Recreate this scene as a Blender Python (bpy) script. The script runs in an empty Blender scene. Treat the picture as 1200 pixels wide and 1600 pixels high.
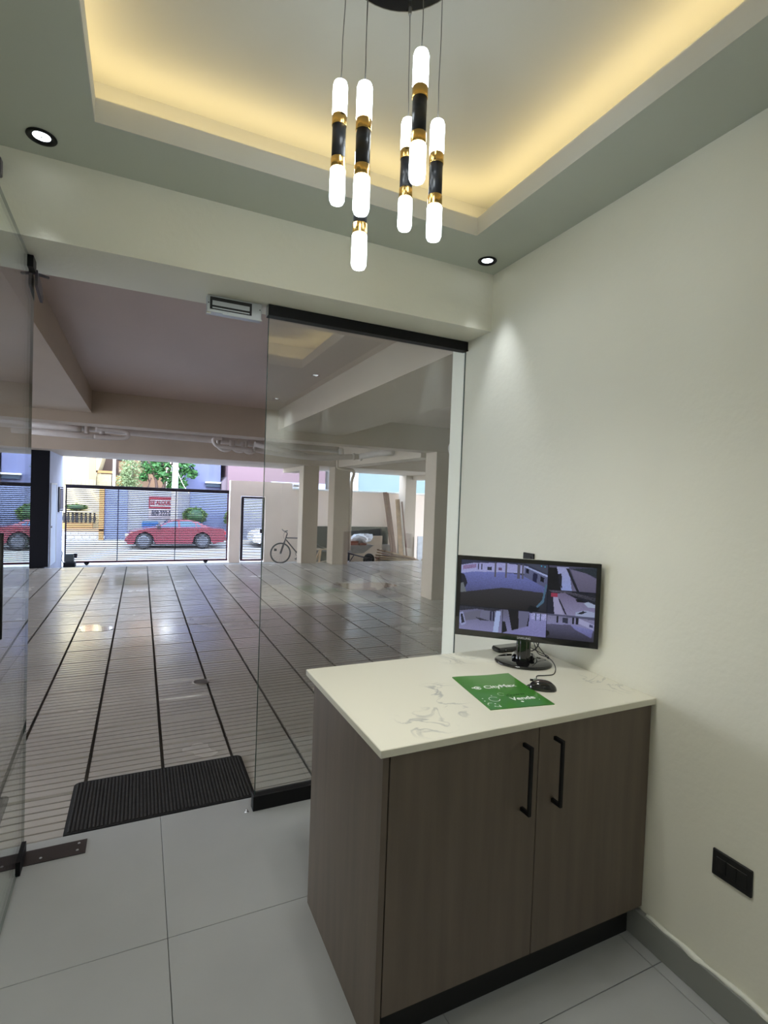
import bpy, math, random
from mathutils import Vector, Matrix
random.seed(7)
SC = bpy.context.scene
COL = SC.collection
PI = math.pi

# ------------------------------------------------------------------ camera
yaw, pitch, roll, fpx = 0.438609704, 0.0254073062, -0.0356259346, 810.508
f = Vector((math.sin(yaw), math.cos(yaw), 0)); r = Vector((math.cos(yaw), -math.sin(yaw), 0)); d = Vector((0, 0, -1))
f2 = math.cos(pitch)*f + math.sin(pitch)*d; d2 = math.cos(pitch)*d - math.sin(pitch)*f
r3 = math.cos(roll)*r + math.sin(roll)*d2; d3 = math.cos(roll)*d2 - math.sin(roll)*r
cam = bpy.data.cameras.new('camera'); cam_o = bpy.data.objects.new('camera', cam); COL.objects.link(cam_o)
R = Matrix((r3, -d3, -f2)).transposed()
cam_o.matrix_world = Matrix.Translation((0, 0, 1.5)) @ R.to_4x4()
cam.sensor_fit = 'HORIZONTAL'; cam.sensor_width = 36; cam.lens = fpx/1200*36; cam.clip_start = 0.02; cam.clip_end = 300
SC.camera = cam_o

# ------------------------------------------------------------------ world, sun, exposure
W = bpy.data.worlds.new('sky'); SC.world = W; W.use_nodes = True
nt = W.node_tree; nt.nodes.clear()
o = nt.nodes.new('ShaderNodeOutputWorld'); b = nt.nodes.new('ShaderNodeBackground')
tc = nt.nodes.new('ShaderNodeTexCoord'); sx = nt.nodes.new('ShaderNodeSeparateXYZ'); cr = nt.nodes.new('ShaderNodeValToRGB')
cr.color_ramp.elements[0].position = 0.0; cr.color_ramp.elements[0].color = (0.90, 0.94, 1, 1)
cr.color_ramp.elements[1].position = 0.7; cr.color_ramp.elements[1].color = (0.50, 0.68, 1, 1)
nt.links.new(tc.outputs['Generated'], sx.inputs[0]); nt.links.new(sx.outputs['Z'], cr.inputs[0])
nt.links.new(cr.outputs[0], b.inputs[0]); nt.links.new(b.outputs[0], o.inputs[0])
SKY = 10.5; b.inputs[1].default_value = SKY
sun = bpy.data.lights.new('sun', 'SUN'); sun.energy = 2.0; sun.angle = 0.01; sun.color = (1, 0.96, 0.88)
so = bpy.data.objects.new('sun', sun); COL.objects.link(so)
so.rotation_euler = Vector((0.42, 0.62, -0.85)).to_track_quat('-Z', 'Y').to_euler()
SC.view_settings.view_transform = 'Standard'; SC.view_settings.look = 'None'
SC.view_settings.gamma = 1; SC.view_settings.use_curve_mapping = False
SC.view_settings.exposure = 0.0

def area(name, loc, direction, sx_, sy_, power, color):
    l = bpy.data.lights.new(name, 'AREA'); l.shape = 'RECTANGLE'; l.size = sx_; l.size_y = sy_; l.energy = power; l.color = color
    ob = bpy.data.objects.new(name, l); COL.objects.link(ob); ob.location = loc
    ob.rotation_euler = Vector(direction).to_track_quat('-Z', 'X').to_euler()
    return ob

# ------------------------------------------------------------------ materials
def lin(c):
    return tuple(((v/255)/12.92 if v <= 10 else ((v/255+0.055)/1.055)**2.4) for v in c)
def mat(name, col, rough=0.5, metal=0.0, var=0.0, vscale=6.0, bump=0.0, bscale=60.0, coat=0.0, emit=None, estr=0.0, col2=None, stretch=None, rvar=0.0, spec=0.5, coatr=0.03):
    m = bpy.data.materials.new(name); m.use_nodes = True; t = m.node_tree; p = t.nodes['Principled BSDF']
    p.inputs['Base Color'].default_value = (*col, 1); p.inputs['Roughness'].default_value = rough; p.inputs['Metallic'].default_value = metal
    p.inputs['Coat Weight'].default_value = coat; p.inputs['Coat Roughness'].default_value = coatr; p.inputs['Specular IOR Level'].default_value = spec
    if emit: p.inputs['Emission Color'].default_value = (*emit, 1); p.inputs['Emission Strength'].default_value = estr
    if var or bump or rvar:
        g = t.nodes.new('ShaderNodeNewGeometry'); mp = t.nodes.new('ShaderNodeMapping')
        t.links.new(g.outputs['Position'], mp.inputs[0])
        if stretch: mp.inputs['Scale'].default_value = stretch
        if var or rvar:
            n = t.nodes.new('ShaderNodeTexNoise'); n.inputs['Scale'].default_value = vscale; n.inputs['Detail'].default_value = 5
            t.links.new(mp.outputs[0], n.inputs['Vector'])
            if var:
                rp = t.nodes.new('ShaderNodeValToRGB'); e = rp.color_ramp.elements
                e[0].position = 0.3; e[1].position = 0.7
                c2 = col2 or tuple(v*(1-var) for v in col)
                e[0].color = (*c2, 1); e[1].color = (*col, 1)
                t.links.new(n.outputs[0], rp.inputs[0]); t.links.new(rp.outputs[0], p.inputs['Base Color'])
            if rvar:
                mr = t.nodes.new('ShaderNodeMapRange'); mr.inputs[1].default_value = 0.35; mr.inputs[2].default_value = 0.65
                mr.inputs[3].default_value = rough-rvar; mr.inputs[4].default_value = rough+rvar
                t.links.new(n.outputs[0], mr.inputs[0]); t.links.new(mr.outputs[0], p.inputs['Roughness'])
        if bump:
            n2 = t.nodes.new('ShaderNodeTexNoise'); n2.inputs['Scale'].default_value = bscale; n2.inputs['Detail'].default_value = 4
            t.links.new(mp.outputs[0], n2.inputs['Vector'])
            bp = t.nodes.new('ShaderNodeBump'); bp.inputs['Strength'].default_value = bump; bp.inputs['Distance'].default_value = 0.01
            t.links.new(n2.outputs[0], bp.inputs['Height']); t.links.new(bp.outputs[0], p.inputs['Normal'])
    return m

M = {}
M['wall'] = mat('wall paint', (0.79, 0.77, 0.655), 0.55, bump=0.12, bscale=40, var=0.03, vscale=1.5)
M['ceil'] = mat('ceiling paint', (0.52, 0.55, 0.48), 0.7)
M['tray'] = mat('tray paint', (0.56, 0.56, 0.52), 0.7)
M['park'] = mat('carpark plaster', (0.50, 0.41, 0.325), 0.65, var=0.14, vscale=1.3, bump=0.25, bscale=12, stretch=(1, 0.5, 1))
M['parkceil'] = mat('carpark ceiling plaster', (0.55, 0.43, 0.37), 0.5, var=0.12, vscale=2.2, bump=0.35, bscale=7, stretch=(1, 0.35, 1))
M['tile'] = mat('porcelain tile', (0.40, 0.405, 0.395), 0.36, var=0.08, vscale=3, bump=0.03, bscale=90)
M['grout'] = mat('grout', (0.16, 0.16, 0.15), 0.8)
M['rib'] = mat('ribbed cement tile', (0.48, 0.445, 0.40), 0.22, var=0.14, vscale=0.9, bump=0.06, bscale=30, rvar=0.07, spec=1.0)
M['joint'] = mat('dirty joint', (0.04, 0.032, 0.024), 0.8, var=0.3, vscale=20)
M['quartz'] = None
M['wood'] = mat('cabinet laminate', (0.158, 0.122, 0.093), 0.5, var=0.22, vscale=5, stretch=(6, 6, 0.35), bump=0.06, bscale=160)
M['black'] = mat('black metal', (0.004, 0.004, 0.0045), 0.5, spec=0.25)
M['matte'] = mat('matte black', (0.006, 0.006, 0.006), 0.6)
M['gloss'] = mat('gloss black plastic', (0.010, 0.010, 0.011), 0.08, coat=0.6)
M['gold'] = mat('brushed gold', (0.62, 0.40, 0.13), 0.22, 1.0)
M['sleeve'] = mat('black sleeve', (0.012, 0.013, 0.016), 0.35)
M['diff'] = mat('lit acrylic', (0.9, 0.95, 1), 0.4, emit=(0.86, 0.95, 1.0), estr=13.5)
M['alu'] = mat('aluminium', (0.42, 0.44, 0.45), 0.35, 0.8)
M['chrome'] = mat('chrome', (0.8, 0.8, 0.8), 0.1, 1.0)
M['base'] = mat('baseboard tile', (0.25, 0.255, 0.235), 0.45, var=0.06, vscale=5)
M['caulk'] = mat('white caulk', (0.75, 0.75, 0.66), 0.6)
M['plate'] = mat('brown black plate', (0.022, 0.015, 0.014), 0.4)
M['darkglass'] = mat('clamp back', (0.10, 0.09, 0.11), 0.3, 0.5)
M['mat'] = mat('ribbed rubber carpet', (0.012, 0.011, 0.011), 0.95, var=0.4, vscale=60)
M['matrib'] = mat('carpet rib', (0.030, 0.027, 0.025), 0.95, var=0.5, vscale=40)
M['green'] = mat('green print', (0.055, 0.24, 0.022), 0.28, coat=0.3, var=0.12, vscale=12)
M['white'] = mat('white print', (0.85, 0.9, 0.85), 0.5)
M['dkgreen'] = mat('dark green print', (0.012, 0.06, 0.01), 0.5)
M['bronze'] = mat('bronze plastic', (0.07, 0.055, 0.045), 0.22, 0.3)
M['cable'] = mat('black cable', (0.01, 0.01, 0.01), 0.5)
M['pvc'] = mat('white pvc', (0.62, 0.56, 0.52), 0.4, var=0.1, vscale=10)
M['blackwall'] = mat('black painted wall', (0.006, 0.006, 0.009), 0.8, spec=0.15)
M['bluegrey'] = mat('bluish grey paint', (0.42, 0.45, 0.58), 0.6, var=0.1, vscale=4)
M['palepanel'] = mat('pale blue panel', (0.62, 0.70, 0.85), 0.4)
M['gate'] = mat('dark iron', (0.020, 0.013, 0.020), 0.45)
M['gatered'] = mat('oxide red iron', (0.09, 0.012, 0.025), 0.45)
M['slat'] = mat('slat iron', (0.018, 0.015, 0.02), 0.45)
M['motor'] = mat('grey motor housing', (0.11, 0.12, 0.11), 0.5)
M['concrete'] = mat('pale concrete', (0.446, 0.414, 0.376), 0.8, var=0.12, vscale=2, bump=0.2, bscale=20)
M['asphalt'] = mat('pale asphalt', (0.321, 0.302, 0.283), 0.85, var=0.2, vscale=3)
M['cream'] = mat('cream wall', (0.920, 0.780, 0.678), 0.7, var=0.08, vscale=1.5)
M['coping'] = mat('white coping', (0.8, 0.8, 0.78), 0.6)
M['pink'] = mat('pink wall', (0.163, 0.099, 0.111), 0.75)
M['pinkgrey'] = mat('dusty pink wall', (0.152, 0.113, 0.126), 0.75)
M['blue'] = mat('light blue wall', (0.126, 0.134, 0.242), 0.75)
M['cyan'] = mat('pale cyan wall', (0.116, 0.160, 0.167), 0.75)
M['bluewall'] = mat('pale blue wall', (0.148, 0.169, 0.275), 0.8, var=0.12, vscale=2)
M['palewall'] = mat('grey white wall', (0.232, 0.229, 0.260), 0.8, var=0.15, vscale=2)
M['yellow'] = mat('pale yellow wall', (0.815, 0.673, 0.382), 0.8)
M['peach'] = mat('peach wall', (0.374, 0.220, 0.123), 0.8)
M['orange'] = mat('orange wall', (0.361, 0.185, 0.062), 0.8)
M['stone'] = mat('cut stone', (0.413, 0.341, 0.198), 0.8, var=0.3, vscale=14)
M['brown'] = mat('brown wall', (0.110, 0.065, 0.045), 0.7)  # plain brown of the rear house wall
M['dark'] = mat('dark opening', (0.02, 0.018, 0.018), 0.7)
M['winglass'] = mat('far window glass', (0.05, 0.07, 0.10), 0.1)
M['leafp'] = mat('pale leaves', (0.243, 0.317, 0.137), 0.6, var=0.4, vscale=6)
M['leafg'] = mat('green leaves', (0.066, 0.198, 0.047), 0.5, var=0.5, vscale=5)
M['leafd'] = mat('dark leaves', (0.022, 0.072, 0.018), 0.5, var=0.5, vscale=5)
M['leafb'] = mat('bush leaves', (0.106, 0.180, 0.032), 0.6, var=0.5, vscale=8)
M['bark'] = mat('bark', (0.10, 0.06, 0.045), 0.8)
M['pole'] = mat('pole concrete', (0.297, 0.279, 0.288), 0.7)
M['sign'] = mat('red sign paint', (0.180, 0.008, 0.020), 0.5)
M['signw'] = mat('pinkish white paint', (0.282, 0.239, 0.253), 0.5)
M['ink'] = mat('black sign ink', (0.03, 0.03, 0.05), 0.5)
M['carred'] = mat('faded red car paint', (0.169, 0.019, 0.032), 0.25, coat=0.7)
M['cartrim'] = mat('dark car trim', (0.03, 0.02, 0.025), 0.5)
M['carglass'] = mat('car glass', (0.02, 0.06, 0.16), 0.05, coat=1)
M['tyre'] = mat('tyre rubber', (0.03, 0.03, 0.033), 0.7)
M['rim'] = mat('wheel rim', (0.16, 0.165, 0.19), 0.3, 0.6)
M['lamp_red'] = mat('tail lamp red', (0.6, 0.02, 0.03), 0.2)
M['lamp_clear'] = mat('headlamp glass', (0.7, 0.72, 0.75), 0.1)
M['bluebin'] = mat('blue plastic', (0.020, 0.080, 0.220), 0.5)
M['bike'] = mat('bicycle frame paint', (0.03, 0.022, 0.03), 0.35)
M['board'] = mat('black board', (0.030, 0.032, 0.036), 0.6, var=0.5, vscale=4)
M['ply'] = mat('plywood', (0.46, 0.36, 0.26), 0.7, var=0.15, vscale=6)
M['timber'] = mat('timber', (0.46, 0.29, 0.16), 0.7, var=0.35, vscale=8)
M['redwood'] = mat('red brown timber', (0.20, 0.085, 0.055), 0.6, var=0.3, vscale=9)
M['bag'] = mat('white plastic bag', (0.78, 0.79, 0.82), 0.3, bump=0.5, bscale=18)
M['brick'] = mat('red brick', (0.30, 0.10, 0.06), 0.8, var=0.3, vscale=20)
M['galv'] = mat('galvanised tray', (0.36, 0.32, 0.28), 0.5, var=0.3, vscale=10)
M['whiteboard'] = mat('white chipped board', (0.68, 0.70, 0.75), 0.6, var=0.2, vscale=9)
M['darkred'] = mat('dark red board', (0.07, 0.02, 0.025), 0.6)
M['puddle'] = mat('wet film', (0.16, 0.14, 0.12), 0.12, coat=0.5)
M['screenframe'] = M['gloss']
M['valve'] = mat('green valve', (0.02, 0.12, 0.08), 0.5)

# quartz with soft grey veins
m = bpy.data.materials.new('white quartz'); m.use_nodes = True; t = m.node_tree; p = t.nodes['Principled BSDF']; p.inputs['Roughness'].default_value = 0.25
g = t.nodes.new('ShaderNodeNewGeometry'); n1 = t.nodes.new('ShaderNodeTexNoise'); n1.inputs['Scale'].default_value = 7.0; n1.inputs['Detail'].default_value = 6
n1.inputs['Distortion'].default_value = 1.2
sub = t.nodes.new('ShaderNodeMath'); sub.operation = 'SUBTRACT'; sub.inputs[1].default_value = 0.5
ab = t.nodes.new('ShaderNodeMath'); ab.operation = 'ABSOLUTE'
ra = t.nodes.new('ShaderNodeMapRange'); ra.inputs[1].default_value = 0.0; ra.inputs[2].default_value = 0.035; ra.inputs[3].default_value = 1; ra.inputs[4].default_value = 0
n2 = t.nodes.new('ShaderNodeTexNoise'); n2.inputs['Scale'].default_value = 2.2; n2.inputs['Detail'].default_value = 2
mpq = t.nodes.new('ShaderNodeMapping'); mpq.inputs['Location'].default_value = (0.35, 0.1, 0.0)
rb = t.nodes.new('ShaderNodeMapRange'); rb.inputs[1].default_value = 0.52; rb.inputs[2].default_value = 0.62; rb.inputs[3].default_value = 0; rb.inputs[4].default_value = 0.55
mu = t.nodes.new('ShaderNodeMath'); mu.operation = 'MULTIPLY'
mx = t.nodes.new('ShaderNodeMix'); mx.data_type = 'RGBA'; mx.inputs[6].default_value = (0.80, 0.775, 0.66, 1); mx.inputs[7].default_value = (0.47, 0.47, 0.44, 1)
L = t.links.new
L(g.outputs['Position'], n1.inputs['Vector']); L(g.outputs['Position'], mpq.inputs[0]); L(mpq.outputs[0], n2.inputs['Vector'])
L(n1.outputs[0], sub.inputs[0]); L(sub.outputs[0], ab.inputs[0]); L(ab.outputs[0], ra.inputs[0]); L(n2.outputs[0], rb.inputs[0])
vsum = None
for (qx, qy, qr, qw) in ((0.76, 1.29, 0.11, 0.9), (0.89, 1.36, 0.11, 0.8), (0.94, 1.50, 0.10, 1.0), (1.20, 1.80, 0.12, 0.6), (1.56, 1.36, 0.13, 0.7), (1.35, 1.72, 0.1, 0.4)):
    vd = t.nodes.new('ShaderNodeVectorMath'); vd.operation = 'DISTANCE'; vd.inputs[1].default_value = (qx, qy, 0.851); L(g.outputs['Position'], vd.inputs[0])
    vm = t.nodes.new('ShaderNodeMapRange'); vm.interpolation_type = 'SMOOTHSTEP'; vm.inputs[1].default_value = qr*0.3; vm.inputs[2].default_value = qr; vm.inputs[3].default_value = qw; vm.inputs[4].default_value = 0
    L(vd.outputs['Value'], vm.inputs[0])
    if vsum is None: vsum = vm.outputs[0]
    else:
        mxm = t.nodes.new('ShaderNodeMath'); mxm.operation = 'MAXIMUM'; L(vsum, mxm.inputs[0]); L(vm.outputs[0], mxm.inputs[1]); vsum = mxm.outputs[0]
L(ra.outputs[0], mu.inputs[0]); L(vsum, mu.inputs[1]); L(mu.outputs[0], mx.inputs[0]); L(mx.outputs[2], p.inputs['Base Color'])
M['quartz'] = m

# clear pane: Schlick reflection over a slightly tinted transparent body
m = bpy.data.materials.new('clear glass'); m.use_nodes = True; t = m.node_tree; t.nodes.clear(); L = t.links.new
out = t.nodes.new('ShaderNodeOutputMaterial'); mixs = t.nodes.new('ShaderNodeMixShader'); tr = t.nodes.new('ShaderNodeBsdfTransparent'); gl = t.nodes.new('ShaderNodeBsdfGlossy')
lw = t.nodes.new('ShaderNodeLayerWeight'); pw = t.nodes.new('ShaderNodeMath'); pw.operation = 'POWER'; pw.inputs[1].default_value = 5
ma = t.nodes.new('ShaderNodeMath'); ma.operation = 'MULTIPLY_ADD'; ma.inputs[1].default_value = 0.89; ma.inputs[2].default_value = 0.11
gl.inputs['Roughness'].default_value = 0.0; tr.inputs[0].default_value = (0.975, 0.985, 0.975, 1); gl.inputs[0].default_value = (0.97, 1, 0.98, 1)
L(lw.outputs['Facing'], pw.inputs[0]); L(pw.outputs[0], ma.inputs[0]); L(ma.outputs[0], mixs.inputs[0]); L(tr.outputs[0], mixs.inputs[1]); L(gl.outputs[0], mixs.inputs[2]); L(mixs.outputs[0], out.inputs[0])
M['glass'] = m
M['glassedge'] = mat('polished glass edge', (0.03, 0.06, 0.05), 0.2)

# ------------------------------------------------------------------ mesh helpers
class MB:
    def __init__(s): s.v = []; s.f = []; s.sm = []
    def add(s, vs, fs, smooth=False):
        n = len(s.v); s.v += [tuple(x) for x in vs]; s.f += [tuple(i+n for i in q) for q in fs]; s.sm += [smooth]*len(fs); return s
    def box(s, x0, x1, y0, y1, z0, z1, m=None):
        vs = [Vector((x, y, z)) for x in (x0, x1) for y in (y0, y1) for z in (z0, z1)]
        if m is not None: vs = [m @ v for v in vs]
        return s.add(vs, [(0, 1, 3, 2), (4, 6, 7, 5), (0, 4, 5, 1), (2, 3, 7, 6), (0, 2, 6, 4), (1, 5, 7, 3)])
    def rbox(s, x0, x1, y0, y1, z0, z1, c=0.003, m=None):
        """box with all edges chamfered by c"""
        vs = []; idx = {}
        X = (x0, x1); Y = (y0, y1); Z = (z0, z1)
        for i in (0, 1):
            for j in (0, 1):
                for k in (0, 1):
                    sx_, sy_, sz_ = (1 if i == 0 else -1), (1 if j == 0 else -1), (1 if k == 0 else -1)
                    for a in range(3):
                        v = [X[i]+sx_*c, Y[j]+sy_*c, Z[k]+sz_*c]; v[a] = (X[i], Y[j], Z[k])[a]
                        idx[(i, j, k, a)] = len(vs); vs.append(Vector(v))
        fs = []
        I = lambda i, j, k, a: idx[(i, j, k, a)]
        for i in (0, 1): q = [I(i, 0, 0, 0), I(i, 1, 0, 0), I(i, 1, 1, 0), I(i, 0, 1, 0)]; fs.append(q if i else q[::-1])
        for j in (0, 1): q = [I(0, j, 0, 1), I(1, j, 0, 1), I(1, j, 1, 1), I(0, j, 1, 1)]; fs.append(q[::-1] if j else q)
        for k in (0, 1): q = [I(0, 0, k, 2), I(1, 0, k, 2), I(1, 1, k, 2), I(0, 1, k, 2)]; fs.append(q if k else q[::-1])
        cen = Vector(((x0+x1)/2, (y0+y1)/2, (z0+z1)/2))
        def fix(q):
            a, b_, c_ = vs[q[0]], vs[q[1]], vs[q[2]]; nn = (b_-a).cross(c_-a); mid = sum((vs[t_] for t_ in q), Vector())/len(q)
            return q if nn.dot(mid-cen) > 0 else q[::-1]
        for i in (0, 1):
            for j in (0, 1):
                fs.append(fix([I(i, j, 0, 0), I(i, j, 1, 0), I(i, j, 1, 1), I(i, j, 0, 1)]))
                fs.append(fix([I(i, 0, j, 0), I(i, 1, j, 0), I(i, 1, j, 2), I(i, 0, j, 2)]))
                fs.append(fix([I(0, i, j, 1), I(1, i, j, 1), I(1, i, j, 2), I(0, i, j, 2)]))
                for k in (0, 1): fs.append(fix([I(i, j, k, 0), I(i, j, k, 1), I(i, j, k, 2)]))
        if m is not None: vs = [m @ v for v in vs]
        return s.add(vs, fs)
    def tube(s, pts, rad, n=10, caps=True, smooth=True):
        pts = [Vector(p_) for p_ in pts]; rads = rad if isinstance(rad, (list, tuple)) else [rad]*len(pts)
        vs = []; prev = None
        for i, p_ in enumerate(pts):
            t_ = (pts[min(i+1, len(pts)-1)]-pts[max(i-1, 0)]).normalized()
            if prev is None:
                u = t_.orthogonal().normalized()
            else:
                u = (prev - t_*prev.dot(t_))
                u = u.normalized() if u.length > 1e-6 else t_.orthogonal().normalized()
            prev = u; w = t_.cross(u)
            for k in range(n):
                a = 2*PI*k/n; vs.append(p_ + (u*math.cos(a)+w*math.sin(a))*rads[i])
        fs = []
        for i in range(len(pts)-1):
            for k in range(n):
                a = i*n+k; b_ = i*n+(k+1) % n; fs.append((a, b_, b_+n, a+n))
        s.add(vs, fs, smooth)
        if caps:
            m0 = len(s.v)-len(vs); s.f.append(tuple(m0+k for k in range(n))[::-1]); s.sm.append(False)
            e0 = m0+(len(pts)-1)*n; s.f.append(tuple(e0+k for k in range(n))); s.sm.append(False)
        return s
    def lathe(s, prof, c=(0, 0, 0), n=24, m=None, sxy=(1, 1)):
        """prof: (radius, z) from bottom to top"""
        vs = []
        for (rr, z) in prof:
            for k in range(n):
                a = 2*PI*k/n; v = Vector((c[0]+rr*math.cos(a)*sxy[0], c[1]+rr*math.sin(a)*sxy[1], c[2]+z)); vs.append(m @ v if m is not None else v)
        fs = []
        for i in range(len(prof)-1):
            for k in range(n):
                a = i*n+k; b_ = i*n+(k+1) % n; fs.append((a, b_, b_+n, a+n))
        s.add(vs, fs, True); m0 = len(s.v)-len(vs)
        if prof[0][0] > 1e-5: s.f.append(tuple(m0+k for k in range(n))[::-1]); s.sm.append(False)
        if prof[-1][0] > 1e-5: s.f.append(tuple(m0+(len(prof)-1)*n+k for k in range(n))); s.sm.append(False)
        return s
    def prism(s, poly, y0, y1, m=None, taper=None):
        """poly: (x,z) outline counter-clockwise seen from -y, extruded along y"""
        n = len(poly); vs = [Vector((x, y0, z)) for x, z in poly]+[Vector((x, y1, z)) for x, z in poly]
        if m is not None: vs = [m @ v for v in vs]
        fs = [tuple(range(n)), tuple(range(2*n-1, n-1, -1))]+[((i+1) % n, i, i+n, (i+1) % n+n) for i in range(n)]
        return s.add(vs, fs)
    def quad(s, a, b_, c_, d_): return s.add([a, b_, c_, d_], [(0, 1, 2, 3)])
    def mesh(s, name, material, off=(0, 0, 0)):
        me = bpy.data.meshes.new(name); off = Vector(off)
        me.from_pydata([tuple(Vector(v)-off) for v in s.v], [], s.f)
        me.polygons.foreach_set('use_smooth', s.sm); me.materials.append(material); me.update(); return me

def setp(ob, label=None, cat=None, group=None, kind=None):
    if label: ob['label'] = label
    if cat: ob['category'] = cat
    if group: ob['group'] = group
    if kind: ob['kind'] = kind
    return ob
def build(mb, name, material, parent=None, local=False, origin=None):
    """mesh object; coordinates are world unless local; child coordinates are taken relative to its parents"""
    if parent is not None:
        off = Vector((0, 0, 0))
        if not local:
            q = parent
            while q is not None: off += q.location; q = q.parent
        me = mb.mesh(name, material, off); ob = bpy.data.objects.new(name, me); ob.parent = parent
    else:
        if origin is None:
            xs = [v[0] for v in mb.v]; ys = [v[1] for v in mb.v]; zs = [v[2] for v in mb.v]
            origin = ((min(xs)+max(xs))/2, (min(ys)+max(ys))/2, min(zs))
        me = mb.mesh(name, material, origin); ob = bpy.data.objects.new(name, me); ob.location = origin
    COL.objects.link(ob); return ob
def root(name, loc, label, cat, rz=0, group=None, kind=None):
    ob = bpy.data.objects.new(name, None); ob.location = loc; ob.rotation_euler = (0, 0, rz); ob.empty_display_size = 0.1
    COL.objects.link(ob); return setp(ob, label, cat, group, kind)
def copy_tree(o_, parent=None):
    c = o_.copy(); COL.objects.link(c); c.parent = parent
    for ch in list(o_.children): copy_tree(ch, c)
    return c
def structure(mb, name, material, label, cat='wall', origin=None):
    return setp(build(mb, name, material, origin=origin), label, cat, kind='structure')
def text_mesh(body, size, material, name, parent, matrix, extrude=0.0003, align='CENTER', shear=0.0, bold=0.0):
    c = bpy.data.curves.new(name, 'FONT'); c.body = body; c.size = size; c.align_x = align; c.align_y = 'CENTER'; c.extrude = extrude; c.shear = shear; c.offset = bold
    tmp = bpy.data.objects.new('t', c); COL.objects.link(tmp)
    bpy.context.view_layer.update()
    me = bpy.data.meshes.new_from_object(tmp.evaluated_get(bpy.context.evaluated_depsgraph_get()))
    bpy.data.objects.remove(tmp); bpy.data.curves.remove(c)
    me.name = name; me.transform(matrix); me.materials.clear(); me.materials.append(material)
    ob = bpy.data.objects.new(name, me); ob.parent = parent; COL.objects.link(ob); return ob

# ================================================================== LOBBY SHELL
XL, XR, YB = -0.62, 1.615, -1.60
ZC, ZL, ZT = 2.668, 2.745, 2.90          # lower ceiling, lip top, tray ceiling
TX0, TX1, TY0, TY1 = -0.162, 1.312, 0.23, 1.937
RC = 0.155
structure(MB().box(XR, XR+0.15, YB-0.15, 2.58, 0, 2.95), 'wall_right', M['wall'], 'long off-white plaster wall to the right of the counter')
structure(MB().box(XL-0.15, XL, YB-0.15, 2.58, 0, 2.95), 'wall_left', M['wall'], 'off-white plaster wall beyond the open glass door')
structure(MB().box(XL, XR, YB-0.15, YB, 0, 2.95), 'wall_back', M['wall'], 'off-white plaster wall at the back of the lobby')
structure(MB().box(XL, XR, 2.22, 2.58, 2.38, 2.95), 'trim_1', M['wall'], 'deep off-white plaster header above the glass front', 'header')
ce = root('ceiling', (0.5, 0.5, ZC), 'dropped ceiling with a lit recessed tray above the lobby', 'ceiling', kind='structure')
mb = MB()
mb.box(XL, TX0, YB, 2.22, ZC, ZL); mb.box(TX1, XR, YB, 2.22, ZC, ZL); mb.box(TX0, TX1, TY1, 2.22, ZC, ZL); mb.box(TX0, TX1, YB, TY0, ZC, ZL)
build(mb, 'dropped_panel', M['ceil'], ce)
mb = MB()
mb.box(XL, TX0-RC, YB, 2.22, ZL, 2.95); mb.box(TX1+RC, XR, YB, 2.22, ZL, 2.95); mb.box(TX0-RC, TX1+RC, TY1+RC, 2.22, ZL, 2.95); mb.box(TX0-RC, TX1+RC, YB, TY0-RC, ZL, 2.95)
build(mb, 'cove_wall', M['tray'], ce)
build(MB().box(TX0-RC, TX1+RC, TY0-RC, TY1+RC, ZT, 2.95), 'tray_panel', M['tray'], ce)
# bright plaster lip facing the tray opening
mb = MB(); e = 0.003
mb.box(TX0, TX0+e, TY0, TY1, ZC, ZL); mb.box(TX1-e, TX1, TY0, TY1, ZC, ZL); mb.box(TX0, TX1, TY1-e, TY1, ZC, ZL); mb.box(TX0, TX1, TY0, TY0+e, ZC, ZL)
build(mb, 'tray_lip', M['tray'], ce)
# LED strips behind the lip
WARM = (1.0, 0.76, 0.36)
zs = ZL+0.012
M['led'] = mat('warm led strip', (1, 0.85, 0.5), 0.5, emit=WARM, estr=2.0)
led = root('led_strip', (0.5, TY1+0.05, ZL), 'warm LED strip glowing on the cove shelf round the ceiling tray', 'light strip')
for (x0, x1, y0, y1) in ((TX0-0.085, TX0-0.075, TY0, TY1), (TX1+0.075, TX1+0.085, TY0, TY1), (TX0, TX1, TY1+0.075, TY1+0.085), (TX0, TX1, TY0-0.085, TY0-0.075)):
    build(MB().box(x0, x1, y0, y1, ZL, ZL+0.006), 'strip', M['led'], led)
cx, cy = (TX0+TX1)/2, (TY0+TY1)/2; lx, ly = TX1-TX0, TY1-TY0
COVE = 1.1
area('cove_light', (cx, TY1+0.08, zs), (0, -0.25, 1), 0.03, lx+0.1, COVE*lx, WARM)
area('cove_light', (cx, TY0-0.08, zs), (0, 0.25, 1), 0.03, lx+0.1, COVE*lx, WARM)
for (x, sgn) in ((TX0-0.08, 1), (TX1+0.08, -1)):
    a_ = area('cove_light', (x, cy, zs), (0.25*sgn, 0, 1), ly+0.1, 0.03, COVE*ly, WARM)
    a_.rotation_euler = Matrix(((0, 1, 0), (-1, 0, 0), (0, 0, 1))).to_euler() if False else a_.rotation_euler
for o_ in [q for q in COL.objects if q.name.startswith('cove_light')]:
    # long side along the cove, facing up and slightly inwards
    l = o_.data; along_x = abs(o_.location.x-cx) < 0.01
    l.size = (lx if along_x else ly)+0.1; l.size_y = 0.03
    inward = Vector((0, cy-o_.location.y, 0)).normalized() if along_x else Vector((cx-o_.location.x, 0, 0)).normalized()
    zdir = -(Vector((0, 0, 1))+0.25*inward).normalized(); xdir = Vector((1, 0, 0)) if along_x else Vector((0, 1, 0))
    ydir = zdir.cross(xdir); o_.rotation_euler = Matrix((xdir, ydir, zdir)).transposed().to_euler()

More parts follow.
